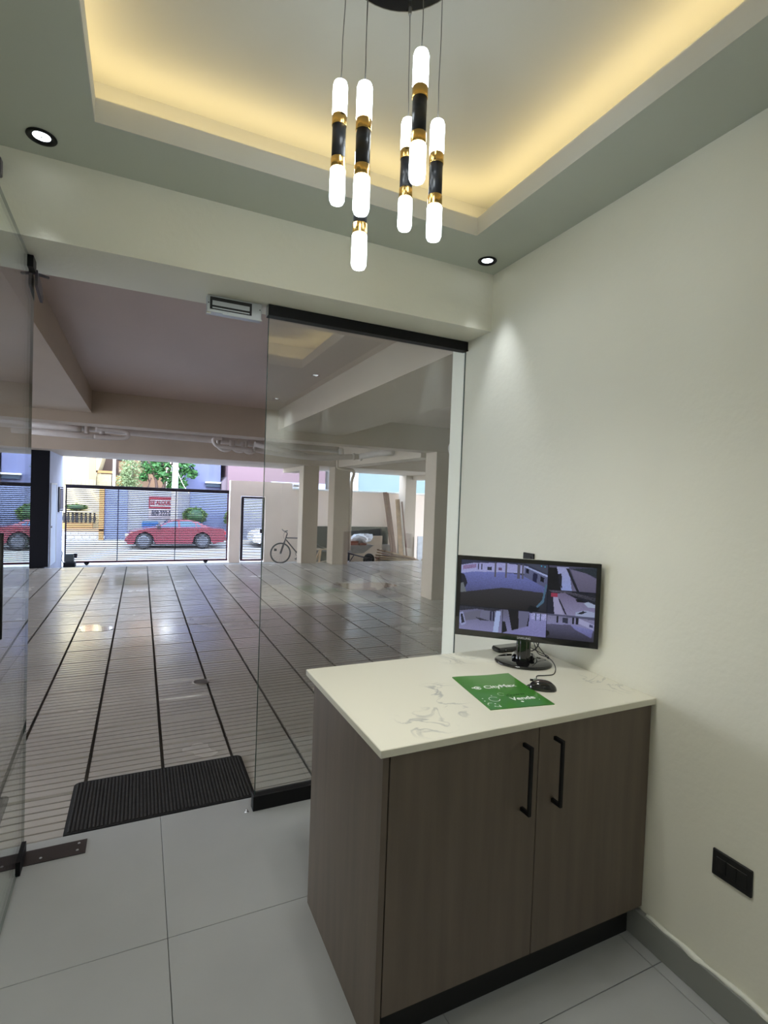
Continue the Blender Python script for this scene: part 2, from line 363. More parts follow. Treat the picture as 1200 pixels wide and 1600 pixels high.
# lobby floor: sub-floor and large tiles
fl = structure(MB().box(XL, XR, YB, 2.55, -0.12, -0.009), 'floor', M['grout'], 'grey porcelain tiled lobby floor', 'floor')
TS = 0.72; g_ = 0.0012
tx = 0.113
tilemesh = {}
for i in range(-2, 3):
    for j in range(-6, 1):
        x0, x1 = tx+i*TS, tx+(i+1)*TS; y1 = 2.55+j*TS; y0 = y1-TS
        x0c, x1c, y0c, y1c = max(x0, XL), min(x1, XR), max(y0, YB), y1
        if x1c-x0c < 0.02 or y1c-y0c < 0.02: continue
        key = (round(x1c-x0c, 3), round(y1c-y0c, 3))
        if key not in tilemesh:
            tilemesh[key] = MB().rbox(g_, key[0]-g_, g_, key[1]-g_, -0.009, 0, 0.0008).mesh('tile', M['tile'])
        ob = bpy.data.objects.new('tile', tilemesh[key]); COL.objects.link(ob); ob.parent = fl
        ob.location = Vector((x0c, y0c, 0))-fl.location
setp(build(MB().rbox(XR-0.022, XR, YB, 1.25, 0, 0.098, 0.002), 'baseboard_right', M['base']), 'grey tile baseboard along the right wall', 'baseboard', kind='structure')
# a slightly uneven bead of white filler on top of the baseboard
mb = MB(); pts = [(XR-0.010+0.002*math.sin(y*23)+0.0015*math.sin(y*61), y, 0.099+0.0015*math.sin(y*37)) for y in [YB+0.02*k for k in range(int((1.20-YB)/0.02))]]
mb.tube(pts, [0.0085+0.003*math.sin(k*0.9)*math.sin(k*0.23) for k in range(len(pts))], 8)
setp(build(mb, 'trim_2', M['caulk']), 'uneven white filler bead on top of the grey baseboard', 'trim', kind='structure')
structure(MB().rbox(XL, XL+0.022, YB, 2.2, 0, 0.098, 0.002), 'baseboard_left', M['base'], 'grey tile baseboard along the left wall', 'baseboard')

# ------------------------------------------------------------------ downlights
M['spot'] = mat('lit spot lens', (0.9, 0.95, 1), 0.3, emit=(0.85, 0.93, 1.0), estr=6.0)
def downlight():
    t_ = root('downlight', (0, 0, ZC), 'x', 'ceiling light')
    mb = MB().lathe([(0.030, -0.001), (0.0445, -0.001), (0.0455, -0.004), (0.043, -0.007), (0.034, -0.006), (0.0285, -0.0005), (0.027, -0.0005)], n=32)
    build(mb, 'rim', M['black'], t_, local=True)
    build(MB().lathe([(0.0, -0.0022), (0.020, -0.0020), (0.029, -0.0006)], n=24), 'lens', M['spot'], t_, local=True)
    mb = MB()
    for k in range(4): mb.tube([(0, 0, -0.0032), (0.02*math.cos(k*PI/2+0.4), 0.02*math.sin(k*PI/2+0.4), -0.0032)], 0.0012, 5)
    build(mb, 'lens_spider', M['alu'], t_, local=True)
    return t_
dl = downlight()
dls = [(-0.326, 2.098, 'round recessed downlight with black rim beside the tray corner over the glass door', 17), (1.49, 2.103, 'round recessed downlight with black rim in the corner above the monitor', 19),
       (-0.33, 0.05, 'recessed downlight over the left of the lobby', 24), (1.50, 0.04, 'recessed downlight by the right wall behind the counter', 12),
       (-0.35, -1.40, 'unseen fill downlight added in the back left ceiling corner', 24), (1.46, -1.40, 'unseen fill downlight added in the back right ceiling corner', 24)]  # back pair is unseen, added to lift the cabinet doors and lower wall
for i, (x, y, lab, pw_) in enumerate(dls):
    q = dl if i == 0 else copy_tree(dl); q.location = (x, y, ZC); q['label'] = lab; q['group'] = 'recessed ceiling downlights'
    s = bpy.data.lights.new('spot', 'SPOT'); s.energy = pw_; s.spot_size = math.radians(52 if y > 0 and (y > 1 or x > 0) else 110); s.spot_blend = 0.8; s.color = (0.84, 0.90, 1.0); s.shadow_soft_size = 0.02
    sb = bpy.data.objects.new('spot_light', s); COL.objects.link(sb); sb.location = (x, y, ZC-0.012)

# ------------------------------------------------------------------ chandelier
CC = (0.562, 1.200)
ch = root('chandelier', (CC[0], CC[1], 2.885-0.9), 'chandelier of six black and gold rods with glowing ends under the ceiling tray', 'chandelier')
build(MB().lathe([(0.170, 2.872), (0.175, 2.874), (0.175, 2.898), (0.170, 2.90)], (CC[0], CC[1], 0), 48), 'canopy', M['gloss'], ch)
ROD = 8.4; PL = 0.320; RB = 0.0195
pend = [(0.4525, 1.328, 130), (0.476, 1.212, 129), (0.515, 1.314, 235), (0.599, 1.155, 80), (0.677, 1.373, 185), (0.700, 1.240, 186)]
ztop = {0: 2.595, 1: 2.5185, 2: 2.433, 3: 2.602, 4: 2.602, 5: 2.521}
MESH = {}
def pendant(x, y, zt):
    # black middle sleeve carries its rings, diffusers and cord
    z0 = zt-PL
    if not MESH:
        MESH['sleeve'] = MB().lathe([(RB*0.93, 0.118), (RB*0.93, 0.203)], n=28).mesh('pendant_rod', M['sleeve'])
        for nm, a_, b_ in (('ring_low', 0.092, 0.119), ('ring_high', 0.202, 0.229)):
            MESH[nm] = MB().lathe([(RB*0.97, a_), (RB, a_+0.0012), (RB, b_-0.0012), (RB*0.97, b_)], n=28).mesh('gold_ring', M['gold'])
        MESH['diff_low'] = MB().lathe([(RB*0.55, 0.0), (RB*0.85, 0.003), (RB*1.03, 0.011), (RB*1.06, 0.02), (RB*1.04, 0.088), (RB*0.9, 0.093)], n=28).mesh('diffuser', M['diff'])
        MESH['diff_high'] = MB().lathe([(RB*0.9, 0.228), (RB*1.0, 0.232), (RB*1.0, 0.305), (RB*0.85, 0.315), (RB*0.5, 0.32)], n=28).mesh('diffuser', M['diff'])
    q = bpy.data.objects.new('pendant_rod', MESH['sleeve']); COL.objects.link(q); q.parent = ch
    q.location = Vector((x, y, z0))-ch.location
    for nm, on in (('ring_low', 'gold_ring'), ('ring_high', 'gold_ring'), ('diff_low', 'diffuser'), ('diff_high', 'diffuser')):
        c = bpy.data.objects.new(on, MESH[nm]); COL.objects.link(c); c.parent = q
    dn = bpy.data.lights.new('rod_light', 'SPOT'); dn.energy = ROD; dn.spot_size = math.radians(150); dn.spot_blend = 1.0; dn.color = (0.97, 0.98, 0.94); dn.shadow_soft_size = 0.03
    dno = bpy.data.objects.new('rod_light', dn); COL.objects.link(dno); dno.location = (x, y, z0-0.006)
    # cord runs to its grip on the canopy
    vx, vy = x-CC[0], y-CC[1]; ln = math.hypot(vx, vy); k = min(1, 0.160/ln); ax, ay = CC[0]+vx*k, CC[1]+vy*k
    pts = [(x, y, zt-0.002)]
    for j in range(1, 9):
        u = j/8; wv = 0.0016*math.sin(u*9+x*30)
        pts.append((x+(ax-x)*u+wv*(1-u), y+(ay-y)*u, zt+(2.872-zt)*u))
    build(MB().tube(pts, 0.0011, 6), 'cord', M['cord'], q)
    build(MB().lathe([(0.004, 2.852), (0.005, 2.856), (0.005, 2.873)], (ax, ay, 0), 12), 'cord_grip', M['alu'], q)
M['cord'] = mat('grey cord', (0.10, 0.10, 0.10), 0.5)
for i, (x, y, _) in enumerate(pend): pendant(x, y, ztop[i])

# ------------------------------------------------------------------ glass front
GY = 2.45
w1 = root('window_1', (1.07, GY, 0), 'fixed clear glass panel in black rails beside the counter', 'glass panel', kind='structure')
build(MB().box(0.522, XR-0.002, GY-0.005, GY+0.005, 0.012, 2.372), 'pane', M['glass'], w1)
mb = MB().box(0.5195, 0.522, GY-0.005, GY+0.005, 0.07, 2.33); mb.box(XR-0.002, XR, GY-0.005, GY+0.005, 0.07, 2.33); build(mb, 'pane_edge', M['glassedge'], w1)
mb = MB().rbox(0.514, XR, GY-0.024, GY+0.024, 2.329, 2.3795, 0.0015); mb.box(0.514, XR, GY-0.027, GY-0.024, 2.329, 2.334); build(mb, 'top_rail', M['black'], w1)
build(MB().rbox(0.510, XR, GY-0.024, GY+0.024, 0.0, 0.072, 0.002), 'bottom_rail', M['black'], w1)
build(MB().rbox(0.5115, 0.514, GY-0.022, GY+0.022, 2.331, 2.378, 0.0008), 'end_cap', M['alu'], w1)

# open glass door, hinged at the left, standing almost square to the front
DA = math.radians(1.2); HX, HY = -0.405, 2.475
dr = root('door_1', (HX, HY, 0), 'clear glass door standing open on black pivot clamps', 'glass door', rz=0, kind='structure')
def D(u, w, z): # u along door toward the room, w across
    return Vector((u*math.sin(DA)+w*math.cos(DA), -u*math.cos(DA)+w*math.sin(DA), z))
Dm = Matrix(((math.sin(DA), math.cos(DA), 0, 0), (-math.cos(DA), math.sin(DA), 0, 0), (0, 0, 1, 0), (0, 0, 0, 1)))
def dbox(mb, u0, u1, w0, w1_, z0, z1, c=None):
    # flip order keeps normals outwards (Dm mirrors)
    vs = [Dm @ Vector((u, w, z)) for u in (u0, u1) for w in (w0, w1_) for z in (z0, z1)]
    return mb.add(vs, [(0, 2, 3, 1), (4, 5, 7, 6), (0, 1, 5, 4), (2, 6, 7, 3), (0, 4, 6, 2), (1, 3, 7, 5)])
DLN = 0.93
build(dbox(MB(), 0.0, DLN, -0.005, 0.005, 0.012, 2.362), 'pane', M['glass'], dr, local=True)
mb = dbox(MB(), -0.0006, 0.0, -0.005, 0.005, 0.012, 2.362); dbox(mb, 0, DLN, -0.0045, 0.0045, 2.362, 2.3635); dbox(mb, 0, DLN, -0.0045, 0.0045, 0.0105, 0.012)
build(mb, 'pane_edge', M['glassedge'], dr, local=True)
mb = dbox(MB(), 0.0, 0.135, -0.013, 0.013, 0.004, 0.058); build(mb, 'bottom_clamp', M['black'], dr, local=True)
mb = dbox(MB(), 0.03, 0.10, -0.015, 0.015, 2.330, 2.374); build(mb, 'top_clamp', M['black'], dr, local=True)
mb = MB()
for sg in (-1, 1):
    P4 = [(0.03, 2.345), (-0.10, 2.318), (-0.13, 2.285), (-0.11, 2.262), (0.03, 2.285)]
    n = len(P4); vs = [D(u, 0.010*sg, z) for u, z in P4]+[D(u, 0.020*sg, z) for u, z in P4]
    mb.add(vs, [tuple(range(n)), tuple(range(2*n-1, n-1, -1))]+[((i+1) % n, i, i+n, (i+1) % n+n) for i in range(n)])
mb.tube([D(0.02, 0, 2.335), D(-0.02, 0.05, 2.340)], 0.006, 8)
build(mb, 'pivot_arm', M['darkglass'], dr, local=True)
hd = MB().tube([D(0.845, 0.055, 1.10), D(0.845, 0.055, 1.374)], 0.0125, 14)
hd.tube([D(0.845, -0.055, 1.10), D(0.845, -0.055, 1.374)], 0.0125, 14)
for z in (1.14, 1.334): hd.tube([D(0.845, -0.055, z), D(0.845, 0.055, z)], 0.007, 10)
build(hd, 'pull_handle', M['black'], dr, local=True)

# magnetic lock under the header
ml = root('magnetic_lock', (0.365, 2.47, 2.30), 'silver magnetic door lock with black framed magnet under the header', 'door lock')
x0, x1 = 0.247, 0.487
build(MB().rbox(x0, x1, 2.450, 2.495, 2.305, 2.379, 0.001), 'housing', M['alu'], ml)
build(MB().box(x0+0.012, x1-0.045, 2.4475, 2.4505, 2.318, 2.372), 'black_frame', M['matte'], ml)
mb = MB()
mb.box(x0+0.022, x1-0.055, 2.446, 2.4480, 2.336, 2.356)
build(mb, 'magnet_plate', M['alu'], ml)
build(MB().box(x0+0.022, x1-0.055, 2.446, 2.448, 2.322, 2.327), 'lower_strip', M['alu'], ml)
mb = MB()
build(MB().rbox(x0-0.002, x0+0.016, 2.446, 2.452, 2.296, 2.304, 0.001), 'label_tag', M['caulk'], ml)
build(MB().rbox(x0+0.065, x1+0.001, 2.442, 2.4500, 2.299, 2.307, 0.001), 'lower_flange', M['alu'], ml)
mb = MB()
for (x, z) in ((x0+0.006, 2.344), (x1-0.008, 2.350), (x1-0.025, 2.304)): mb.lathe([(0.0025, 0), (0.0025, 0.002)], n=10, m=Matrix.Translation((x, 2.4495, z)) @ Matrix.Rotation(PI/2, 4, 'X'))
setp(build(mb, 'screw', M['matte'], ml), kind='stuff')

# small grey sensor on the header, floor plate, floor stop
sn = root('sensor_box', (-0.462, 2.22, 2.55), 'small grey sensor box high on the header above the open door', 'sensor')
build(MB().rbox(-0.50, -0.455, 2.185, 2.22, 2.555, 2.615, 0.004), 'case', M['darkglass'], sn)
build(MB().lathe([(0.009, 0), (0.006, 0.004)], n=14, m=Matrix.Translation((-0.478, 2.185, 2.575)) @ Matrix.Rotation(PI/2, 4, 'X')), 'lens', M['gloss'], sn)
fp = root('floor_hinge_plate', (-0.35, 2.45, 0), 'long dark brown steel pivot plate screwed to the floor under the open door', 'hinge plate')
build(MB().rbox(-0.60, -0.176, 2.398, 2.492, 0.0, 0.0045, 0.001), 'cover_plate', M['plate'], fp)
mb = MB()
for (x, y) in ((-0.205, 2.470), (-0.207, 2.425), (-0.335, 2.425), (-0.50, 2.43)): mb.lathe([(0.0055, 0.0045), (0.0045, 0.0062), (0.002, 0.0062), (0.0018, 0.0052)], (x, y, 0), 12)
setp(build(mb, 'screw', M['alu'], fp), kind='stuff')
st = root('floor_stop', (0.484, 2.437, 0), 'tiny chrome door stop on the floor beside the black bottom rail', 'door stop')
build(MB().lathe([(0.009, 0.0), (0.009, 0.002), (0.006, 0.003)], (0.484, 2.437, 0), 16), 'collar', M['chrome'], st)
build(MB().lathe([(0.004, 0.002), (0.004, 0.010), (0.002, 0.012)], (0.484, 2.437, 0), 12), 'pin', M['chrome'], st)

# ------------------------------------------------------------------ cabinet and countertop
CX0, CYF, CYB = 0.588, 1.205, 1.80
cab = root('cabinet', (1.10, 1.50, 0), 'brown woodgrain two-door base cabinet under the white countertop', 'cabinet')
build(MB().rbox(CX0, CX0+0.018, CYF-0.001, CYB, 0, 0.828, 0.0008), 'side_panel', M['wood'], cab)
build(MB().rbox(XR-0.018, XR-0.001, CYF+0.022, CYB, 0.112, 0.828, 0.0008), 'side_panel', M['wood'], cab)
mb = MB().box(CX0+0.018, XR-0.018, CYB-0.012, CYB, 0.0, 0.828); mb.box(CX0+0.018, XR-0.018, CYF+0.022, CYB-0.012, 0.112, 0.128); mb.box(CX0+0.018, XR-0.018, CYF+0.022, CYB-0.012, 0.80, 0.828)
build(mb, 'carcass', M['wood'], cab)
build(MB().box(CX0+0.018, XR-0.024, 1.245, 1.258, 0, 0.112), 'toe_kick', M['matte'], cab)
SPL = 1.116
for (a_, b_, hx) in ((CX0+0.022, SPL-0.0015, 1.056), (SPL+0.0015, XR-0.003, 1.177)):
    door = build(MB().rbox(a_, b_, CYF, CYF+0.019, 0.113, 0.822, 0.0012), 'door', M['wood'], cab)
    mb = MB()
    hy = CYF-0.036; zt, zb = 0.785, 0.578
    mb.rbox(hx-0.0055, hx+0.0055, hy-0.004, hy+0.006, zb, zt, 0.0015)
    mb.rbox(hx-0.0055, hx+0.0055, hy, CYF, zt-0.012, zt, 0.0015); mb.rbox(hx-0.0055, hx+0.0055, hy, CYF, zb, zb+0.012, 0.0015)
    build(mb, 'handle', M['black'], door)
ct = build(MB().rbox(0.574, XR, 1.190, 1.862, 0.828, 0.851, 0.002), 'countertop', M['quartz'])
setp(ct, 'white quartz countertop with faint grey veins on the brown cabinet', 'countertop')
ZK = 0.851

# ------------------------------------------------------------------ monitor
def paint_screen(nx=232, ny=132):
    import colorsys
    px = [[(0.01, 0.01, 0.02)]*nx for _ in range(ny)]
    rnd = random.Random(3)
    def inside(poly, x, y):
        c = False; j = len(poly)-1
        for i in range(len(poly)):
            if (poly[i][1] > y) != (poly[j][1] > y) and x < (poly[j][0]-poly[i][0])*(y-poly[i][1])/(poly[j][1]-poly[i][1])+poly[i][0]: c = not c
            j = i
        return c
    def poly(cell, pts, c0, c1=None, noise=0.0):
        cx0, cy0, cx1, cy1 = cell
        P_ = [(cx0+(cx1-cx0)*a, cy0+(cy1-cy0)*b_) for a, b_ in pts]
        ys = [q[1] for q in P_]; xs = [q[0] for q in P_]
        y_lo, y_hi = min(ys), max(ys)
        for j in range(max(0, int(y_lo*ny)), min(ny, int(y_hi*ny)+1)):
            for i in range(max(0, int(min(xs)*nx)), min(nx, int(max(xs)*nx)+1)):
                u, v = (i+0.5)/nx, (j+0.5)/ny
                if u < cx0 or u > cx1 or v < cy0 or v > cy1: continue
                if inside(P_, u, v):
                    k = (v-y_lo)/max(1e-6, y_hi-y_lo); c = c0 if c1 is None else tuple(a*(1-k)+b_*k for a, b_ in zip(c0, c1))
                    nn = 1+noise*(rnd.random()-0.5); px[j][i] = tuple(max(0, q*nn) for q in c)
    full = [(0, 0), (1, 0), (1, 1), (0, 1)]
    # v runs down from the top
    A = (0.0, 0.0, 0.655, 0.655)     # big carpark view
    poly(A, full, (0.05, 0.055, 0.10), (0.03, 0.03, 0.04))
    poly(A, [(0, 0.12), (0.15, 0.06), (0.5, 0.02), (0.78, 0.06), (0.78, 0.22), (0.5, 0.22), (0.15, 0.26), (0, 0.3)], (0.55, 0.50, 0.80), (0.60, 0.58, 0.90), 0.25)
    poly(A, [(0, 0.3), (0.15, 0.25), (0.5, 0.22), (0.78, 0.26), (1, 0.45), (0.98, 0.7), (0.86, 1), (0, 1)], (0.26, 0.27, 0.62), (0.035, 0.028, 0.028), 0.35)
    poly(A, [(0.0, 0.72), (0.5, 0.55), (1, 0.6), (0.95, 0.8), (0.86, 1), (0, 1)], (0.055, 0.048, 0.055), (0.022, 0.018, 0.018), 0.3)
    poly(A, [(0.74, 0.05), (1, 0.22), (1, 0.50), (0.74, 0.28)], (0.20, 0.20, 0.32), (0.14, 0.14, 0.24), 0.2)
    poly(A, [(0.74, 0.05), (1, 0.22), (1, 0.26), (0.74, 0.08)], (0.6, 0.62, 0.9))
    poly(A, [(0.74, 0.0), (1, 0.0), (1, 0.20)], (0.09, 0.09, 0.13))
    poly(A, [(0.84, 0.18), (0.89, 0.21), (0.88, 0.40), (0.835, 0.36)], (0.02, 0.02, 0.07)); poly(A, [(0.92, 0.24), (0.965, 0.28), (0.96, 0.38), (0.92, 0.35)], (0.01, 0.01, 0.02))
    poly(A, [(0.76, 0.10), (0.79, 0.12), (0.79, 0.22), (0.76, 0.20)], (0.01, 0.01, 0.03))
    for x, w_ in ((0.395, 0.02), (0.52, 0.02), (0.655, 0.035), (0.71, 0.02)): poly(A, [(x, 0.02), (x+w_, 0.02), (x+w_, 0.33), (x, 0.33)], (0.16, 0.14, 0.17))
    poly(A, [(0.02, 0.13), (0.18, 0.08), (0.18, 0.16), (0.02, 0.22)], (0.42, 0.26, 0.45), noise=0.6)
    for x in (0.20, 0.235): poly(A, [(x, 0.07), (x+0.012, 0.07), (x+0.012, 0.2), (x, 0.2)], (0.06, 0.05, 0.1))
    poly(A, [(0.31, 0.13), (0.36, 0.12), (0.36, 0.2), (0.31, 0.2)], (0.05, 0.05, 0.08)); poly(A, [(0.44, 0.13), (0.48, 0.13), (0.48, 0.18), (0.44, 0.18)], (0.2, 0.12, 0.2))
    poly(A, [(0.0, 0.3), (0.04, 0.32), (0.08, 0.5), (0.03, 0.72), (0, 0.72)], (0.02, 0.02, 0.035)); poly(A, [(0.0, 0.52), (0.03, 0.5), (0.07, 0.7), (0, 0.72)], (0.25, 0.25, 0.24))
    poly(A, [(0.98, 0.42), (1, 0.42), (0.97, 0.8), (0.86, 1.0), (0.84, 1.0), (0.95, 0.75)], (0.12, 0.22, 0.30)); poly(A, [(0.82, 0.88), (0.93, 0.92), (0.9, 1), (0.78, 1)], (0.005, 0.005, 0.01))
    poly(A, [(0.92, 0.02), (0.935, 0.02), (0.935, 0.045), (0.92, 0.045)], (0.1, 0.6, 0.8)); poly(A, [(0.96, 0.03), (0.975, 0.03), (0.975, 0.055), (0.96, 0.055)], (0.1, 0.6, 0.8))
    B = (0.665, 0.0, 1.0, 0.335)
    poly(B, full, (0.10, 0.09, 0.14), (0.24, 0.20, 0.30), 0.15)
    poly(B, [(0, 0.08), (0.2, 0.1), (0.27, 1), (0, 1)], (0.006, 0.006, 0.01)); poly(B, [(0.16, 0.05), (0.42, 0.05), (0.5, 1.0), (0.28, 1.0)], (0.55, 0.52, 0.75), (0.45, 0.5, 0.85), 0.2)
    poly(B, [(0.20, 0.35), (0.27, 0.3), (0.29, 0.95), (0.22, 0.7)], (0.02, 0.02, 0.03)); poly(B, [(0.36, 0.1), (0.42, 0.1), (0.66, 1), (0.6, 1)], (0.02, 0.02, 0.03))
    poly(B, [(0.45, 0.1), (1, 0.0), (1, 0.42), (0.8, 0.25)], (0.03, 0.04, 0.05), noise=0.9); poly(B, [(0.45, 0.12), (0.8, 0.25), (1, 0.45), (1, 1), (0.68, 1)], (0.26, 0.21, 0.30), (0.18, 0.15, 0.21), 0.15)
    Cc = (0.665, 0.34, 1.0, 0.665)
    poly(Cc, full, (0.02, 0.02, 0.03), (0.02, 0.02, 0.04)); poly(Cc, [(0.0, 0.0), (0.4, 0.0), (1, 0.2), (1, 0.35), (0.4, 0.1), (0.1, 0.1)], (0.12, 0.10, 0.13), (0.04, 0.04, 0.05), 1.2)
    poly(Cc, [(0.12, 0.15), (0.35, 0.08), (1, 0.62), (1, 1), (0.3, 1)], (0.26, 0.20, 0.30), (0.42, 0.36, 0.52), 0.2)
    poly(Cc, [(0.1, 0.2), (0.2, 0.25), (0.35, 1), (0.15, 1)], (0.55, 0.48, 0.65)); poly(Cc, [(0.06, 0.12), (0.2, 0.12), (0.2, 0.28), (0.06, 0.28)], (0.5, 0.05, 0.1))
    poly(Cc, [(0.22, 0.35), (0.25, 0.35), (0.42, 1), (0.38, 0.98)], (0.01, 0.01, 0.02)); poly(Cc, [(0.76, 0.45), (0.85, 0.38), (1, 0.48), (1, 0.62), (0.85, 0.6)], (0.6, 0.62, 0.75)); poly(Cc, [(0.58, 0.3), (0.72, 0.3), (0.76, 0.42), (0.62, 0.42)], (0.01, 0.01, 0.015))
    poly(Cc, [(0.6, 0.85), (0.8, 0.74), (1, 0.8), (1, 1), (0.6, 1)], (0.55, 0.56, 0.72)); poly(Cc, [(0.62, 0.92), (0.75, 0.78), (0.84, 0.80), (0.72, 0.92)], (0.02, 0.02, 0.03))
    Dd = (0.0, 0.665, 0.33, 1.0)
    poly(Dd, full, (0.20, 0.18, 0.26), (0.38, 0.34, 0.55), 0.15); poly(Dd, [(0, 0), (1, 0), (0.8, 0.14), (0.4, 0.08), (0, 0.22)], (0.04, 0.04, 0.06), noise=1.2)
    poly(Dd, [(0.1, 0.3), (0.5, 0.12), (0.5, 0.5), (0.15, 0.62)], (0.22, 0.2, 0.26)); poly(Dd, [(0.52, 0.12), (0.85, 0.15), (0.85, 0.6), (0.52, 0.48)], (0.25, 0.23, 0.32))
    poly(Dd, [(0.0, 0.3), (0.08, 0.25), (0.16, 0.75), (0.06, 0.85), (0.0, 0.7)], (0.5, 0.5, 0.75)); poly(Dd, [(0.02, 0.36), (0.07, 0.34), (0.13, 0.7), (0.06, 0.76)], (0.02, 0.02, 0.04))
    for x in (0.72, 0.78): poly(Dd, [(x, 0.14), (x+0.04, 0.14), (x+0.04, 0.56), (x, 0.5)], (0.02, 0.02, 0.06))
    poly(Dd, [(0.86, 0.1), (0.97, 0.1), (0.92, 1), (0.80, 1)], (0.62, 0.68, 0.95)); poly(Dd, [(0.38, 0.44), (0.5, 0.46), (0.7, 0.54), (0.5, 0.56)], (0.03, 0.03, 0.05))
    E_ = (0.335, 0.665, 0.66, 1.0)
    poly(E_, full, (0.20, 0.18, 0.24), (0.36, 0.32, 0.55), 0.15); poly(E_, [(0.12, 0), (0.36, 0), (0.38, 0.75), (0.22, 0.85)], (0.012, 0.01, 0.015)); poly(E_, [(0.62, 0), (0.68, 0), (0.62, 0.62), (0.56, 0.62)], (0.01, 0.01, 0.02))
    poly(E_, [(0.36, 0), (0.62, 0), (0.56, 0.62), (0.38, 0.72)], (0.22, 0.20, 0.30)); poly(E_, [(0.62, 0.05), (1, 0.05), (1, 1), (0.2, 1), (0.3, 0.85), (0.6, 0.6)], (0.42, 0.38, 0.66), (0.34, 0.30, 0.56), 0.3)
    poly(E_, [(0.66, 0.05), (1, 0.05), (1, 0.3), (0.66, 0.3)], (0.6, 0.55, 0.85), noise=0.8); poly(E_, [(0.0, 0.5), (0.06, 0.5), (0.12, 0.9), (0.0, 1)], (0.01, 0.01, 0.02), noise=0.5)
    poly(E_, [(0.74, 0.05), (0.77, 0.05), (0.77, 0.35), (0.74, 0.35)], (0.1, 0.12, 0.2)); poly(E_, [(0.85, 0.05), (0.88, 0.05), (0.88, 0.35), (0.85, 0.35)], (0.1, 0.12, 0.2))
    F_ = (0.665, 0.67, 1.0, 1.0)
    poly(F_, full, (0.14, 0.13, 0.2), (0.10, 0.09, 0.13), 0.2); poly(F_, [(0.0, 0.05), (1, 0.1), (1, 0.55), (0.55, 0.42), (0.0, 0.45)], (0.34, 0.30, 0.42), (0.40, 0.36, 0.58), 0.3)
    poly(F_, [(0, 0.42), (0.5, 0.38), (1, 0.55), (1, 1), (0, 1)], (0.16, 0.14, 0.22), (0.04, 0.035, 0.05), 0.3); poly(F_, [(0.5, 0.38), (0.98, 0.5), (0.95, 0.85), (0.6, 0.55)], (0.34, 0.32, 0.62), (0.2, 0.18, 0.36), 0.3)
    for x in (0.2, 0.54, 0.62): poly(F_, [(x, 0.06), (x+0.04, 0.06), (x+0.04, 0.34), (x, 0.34)], (0.02, 0.02, 0.03))
    poly(F_, [(0.33, 0.1), (0.45, 0.1), (0.45, 0.34), (0.33, 0.3)], (0.05, 0.05, 0.08)); poly(F_, [(0.68, 0.08), (1, 0.3), (0.98, 0.5), (0.68, 0.3)], (0.6, 0.55, 0.75)); poly(F_, [(0.9, 0.28), (0.97, 0.32), (0.97, 0.42), (0.9, 0.4)], (0.1, 0.1, 0.2))
    poly(F_, [(0.0, 0.7), (0.05, 0.72), (0.07, 0.85), (0, 0.95)], (0.005, 0.005, 0.01))
    return px, nx, ny
MW, MH = 0.548, 0.326
SL = Vector((1.183, 1.790)); SR = Vector((1.592, 1.430)); mc = (SL+SR)/2; mang = math.atan2((SR-SL).y, (SR-SL).x)
mon = root('monitor', (mc.x, mc.y, ZK), 'black flat monitor showing six security camera views on the countertop', 'monitor', rz=mang)
zb = 0.955-ZK; zt = zb+MH
build(MB().rbox(-MW/2, MW/2, 0.0, 0.018, zb, zt, 0.003).rbox(-MW/2+0.06, MW/2-0.06, 0.018, 0.042, zb+0.05, zt-0.06, 0.008), 'housing', M['gloss'], mon, local=True)
bz = 0.0165; bb = 0.024
mb = MB().box(-MW/2, MW/2, -0.004, 0.0, zb, zb+bb).box(-MW/2, MW/2, -0.004, 0, zt-bz, zt).box(-MW/2, -MW/2+bz, -0.004, 0, zb+bb, zt-bz).box(MW/2-bz, MW/2, -0.004, 0, zb+bb, zt-bz)
build(mb, 'bezel', M['gloss'], mon, local=True)
px, nx, ny = paint_screen()
sx0, sx1, sz0, sz1 = -MW/2+bz, MW/2-bz, zb+bb, zt-bz
vs = [(sx0+(sx1-sx0)*i/nx, -0.001, sz1-(sz1-sz0)*j/ny) for j in range(ny+1) for i in range(nx+1)]
fs = [(j*(nx+1)+i, (j+1)*(nx+1)+i, (j+1)*(nx+1)+i+1, j*(nx+1)+i+1) for j in range(ny) for i in range(nx)]
me = bpy.data.meshes.new('screen'); me.from_pydata(vs, [], fs); at = me.attributes.new('Picture', 'FLOAT_COLOR', 'FACE')
at.data.foreach_set('color', [q for j in range(ny) for i in range(nx) for q in (px[j][i][0]*0.82, px[j][i][1]*0.92, px[j][i][2]*1.08, 1.0)])
ms = bpy.data.materials.new('lit screen'); ms.use_nodes = True; t = ms.node_tree; p = t.nodes['Principled BSDF']
an = t.nodes.new('ShaderNodeAttribute'); an.attribute_name = 'Picture'; t.links.new(an.outputs['Color'], p.inputs['Emission Color'])
p.inputs['Emission Strength'].default_value = 0.55; p.inputs['Base Color'].default_value = (0.01, 0.01, 0.012, 1); p.inputs['Roughness'].default_value = 0.25
me.materials.append(ms); sc_o = bpy.data.objects.new('screen', me); COL.objects.link(sc_o); sc_o.parent = mon
text_mesh('SAMSUNG', 0.0115, mat('grey logo print', (0.45, 0.46, 0.48), 0.4), 'logo', mon, Matrix.Translation((0.0, -0.0042, zb+0.012)) @ Matrix.Rotation(PI/2, 4, 'X'), 0.0001, bold=0.0002)
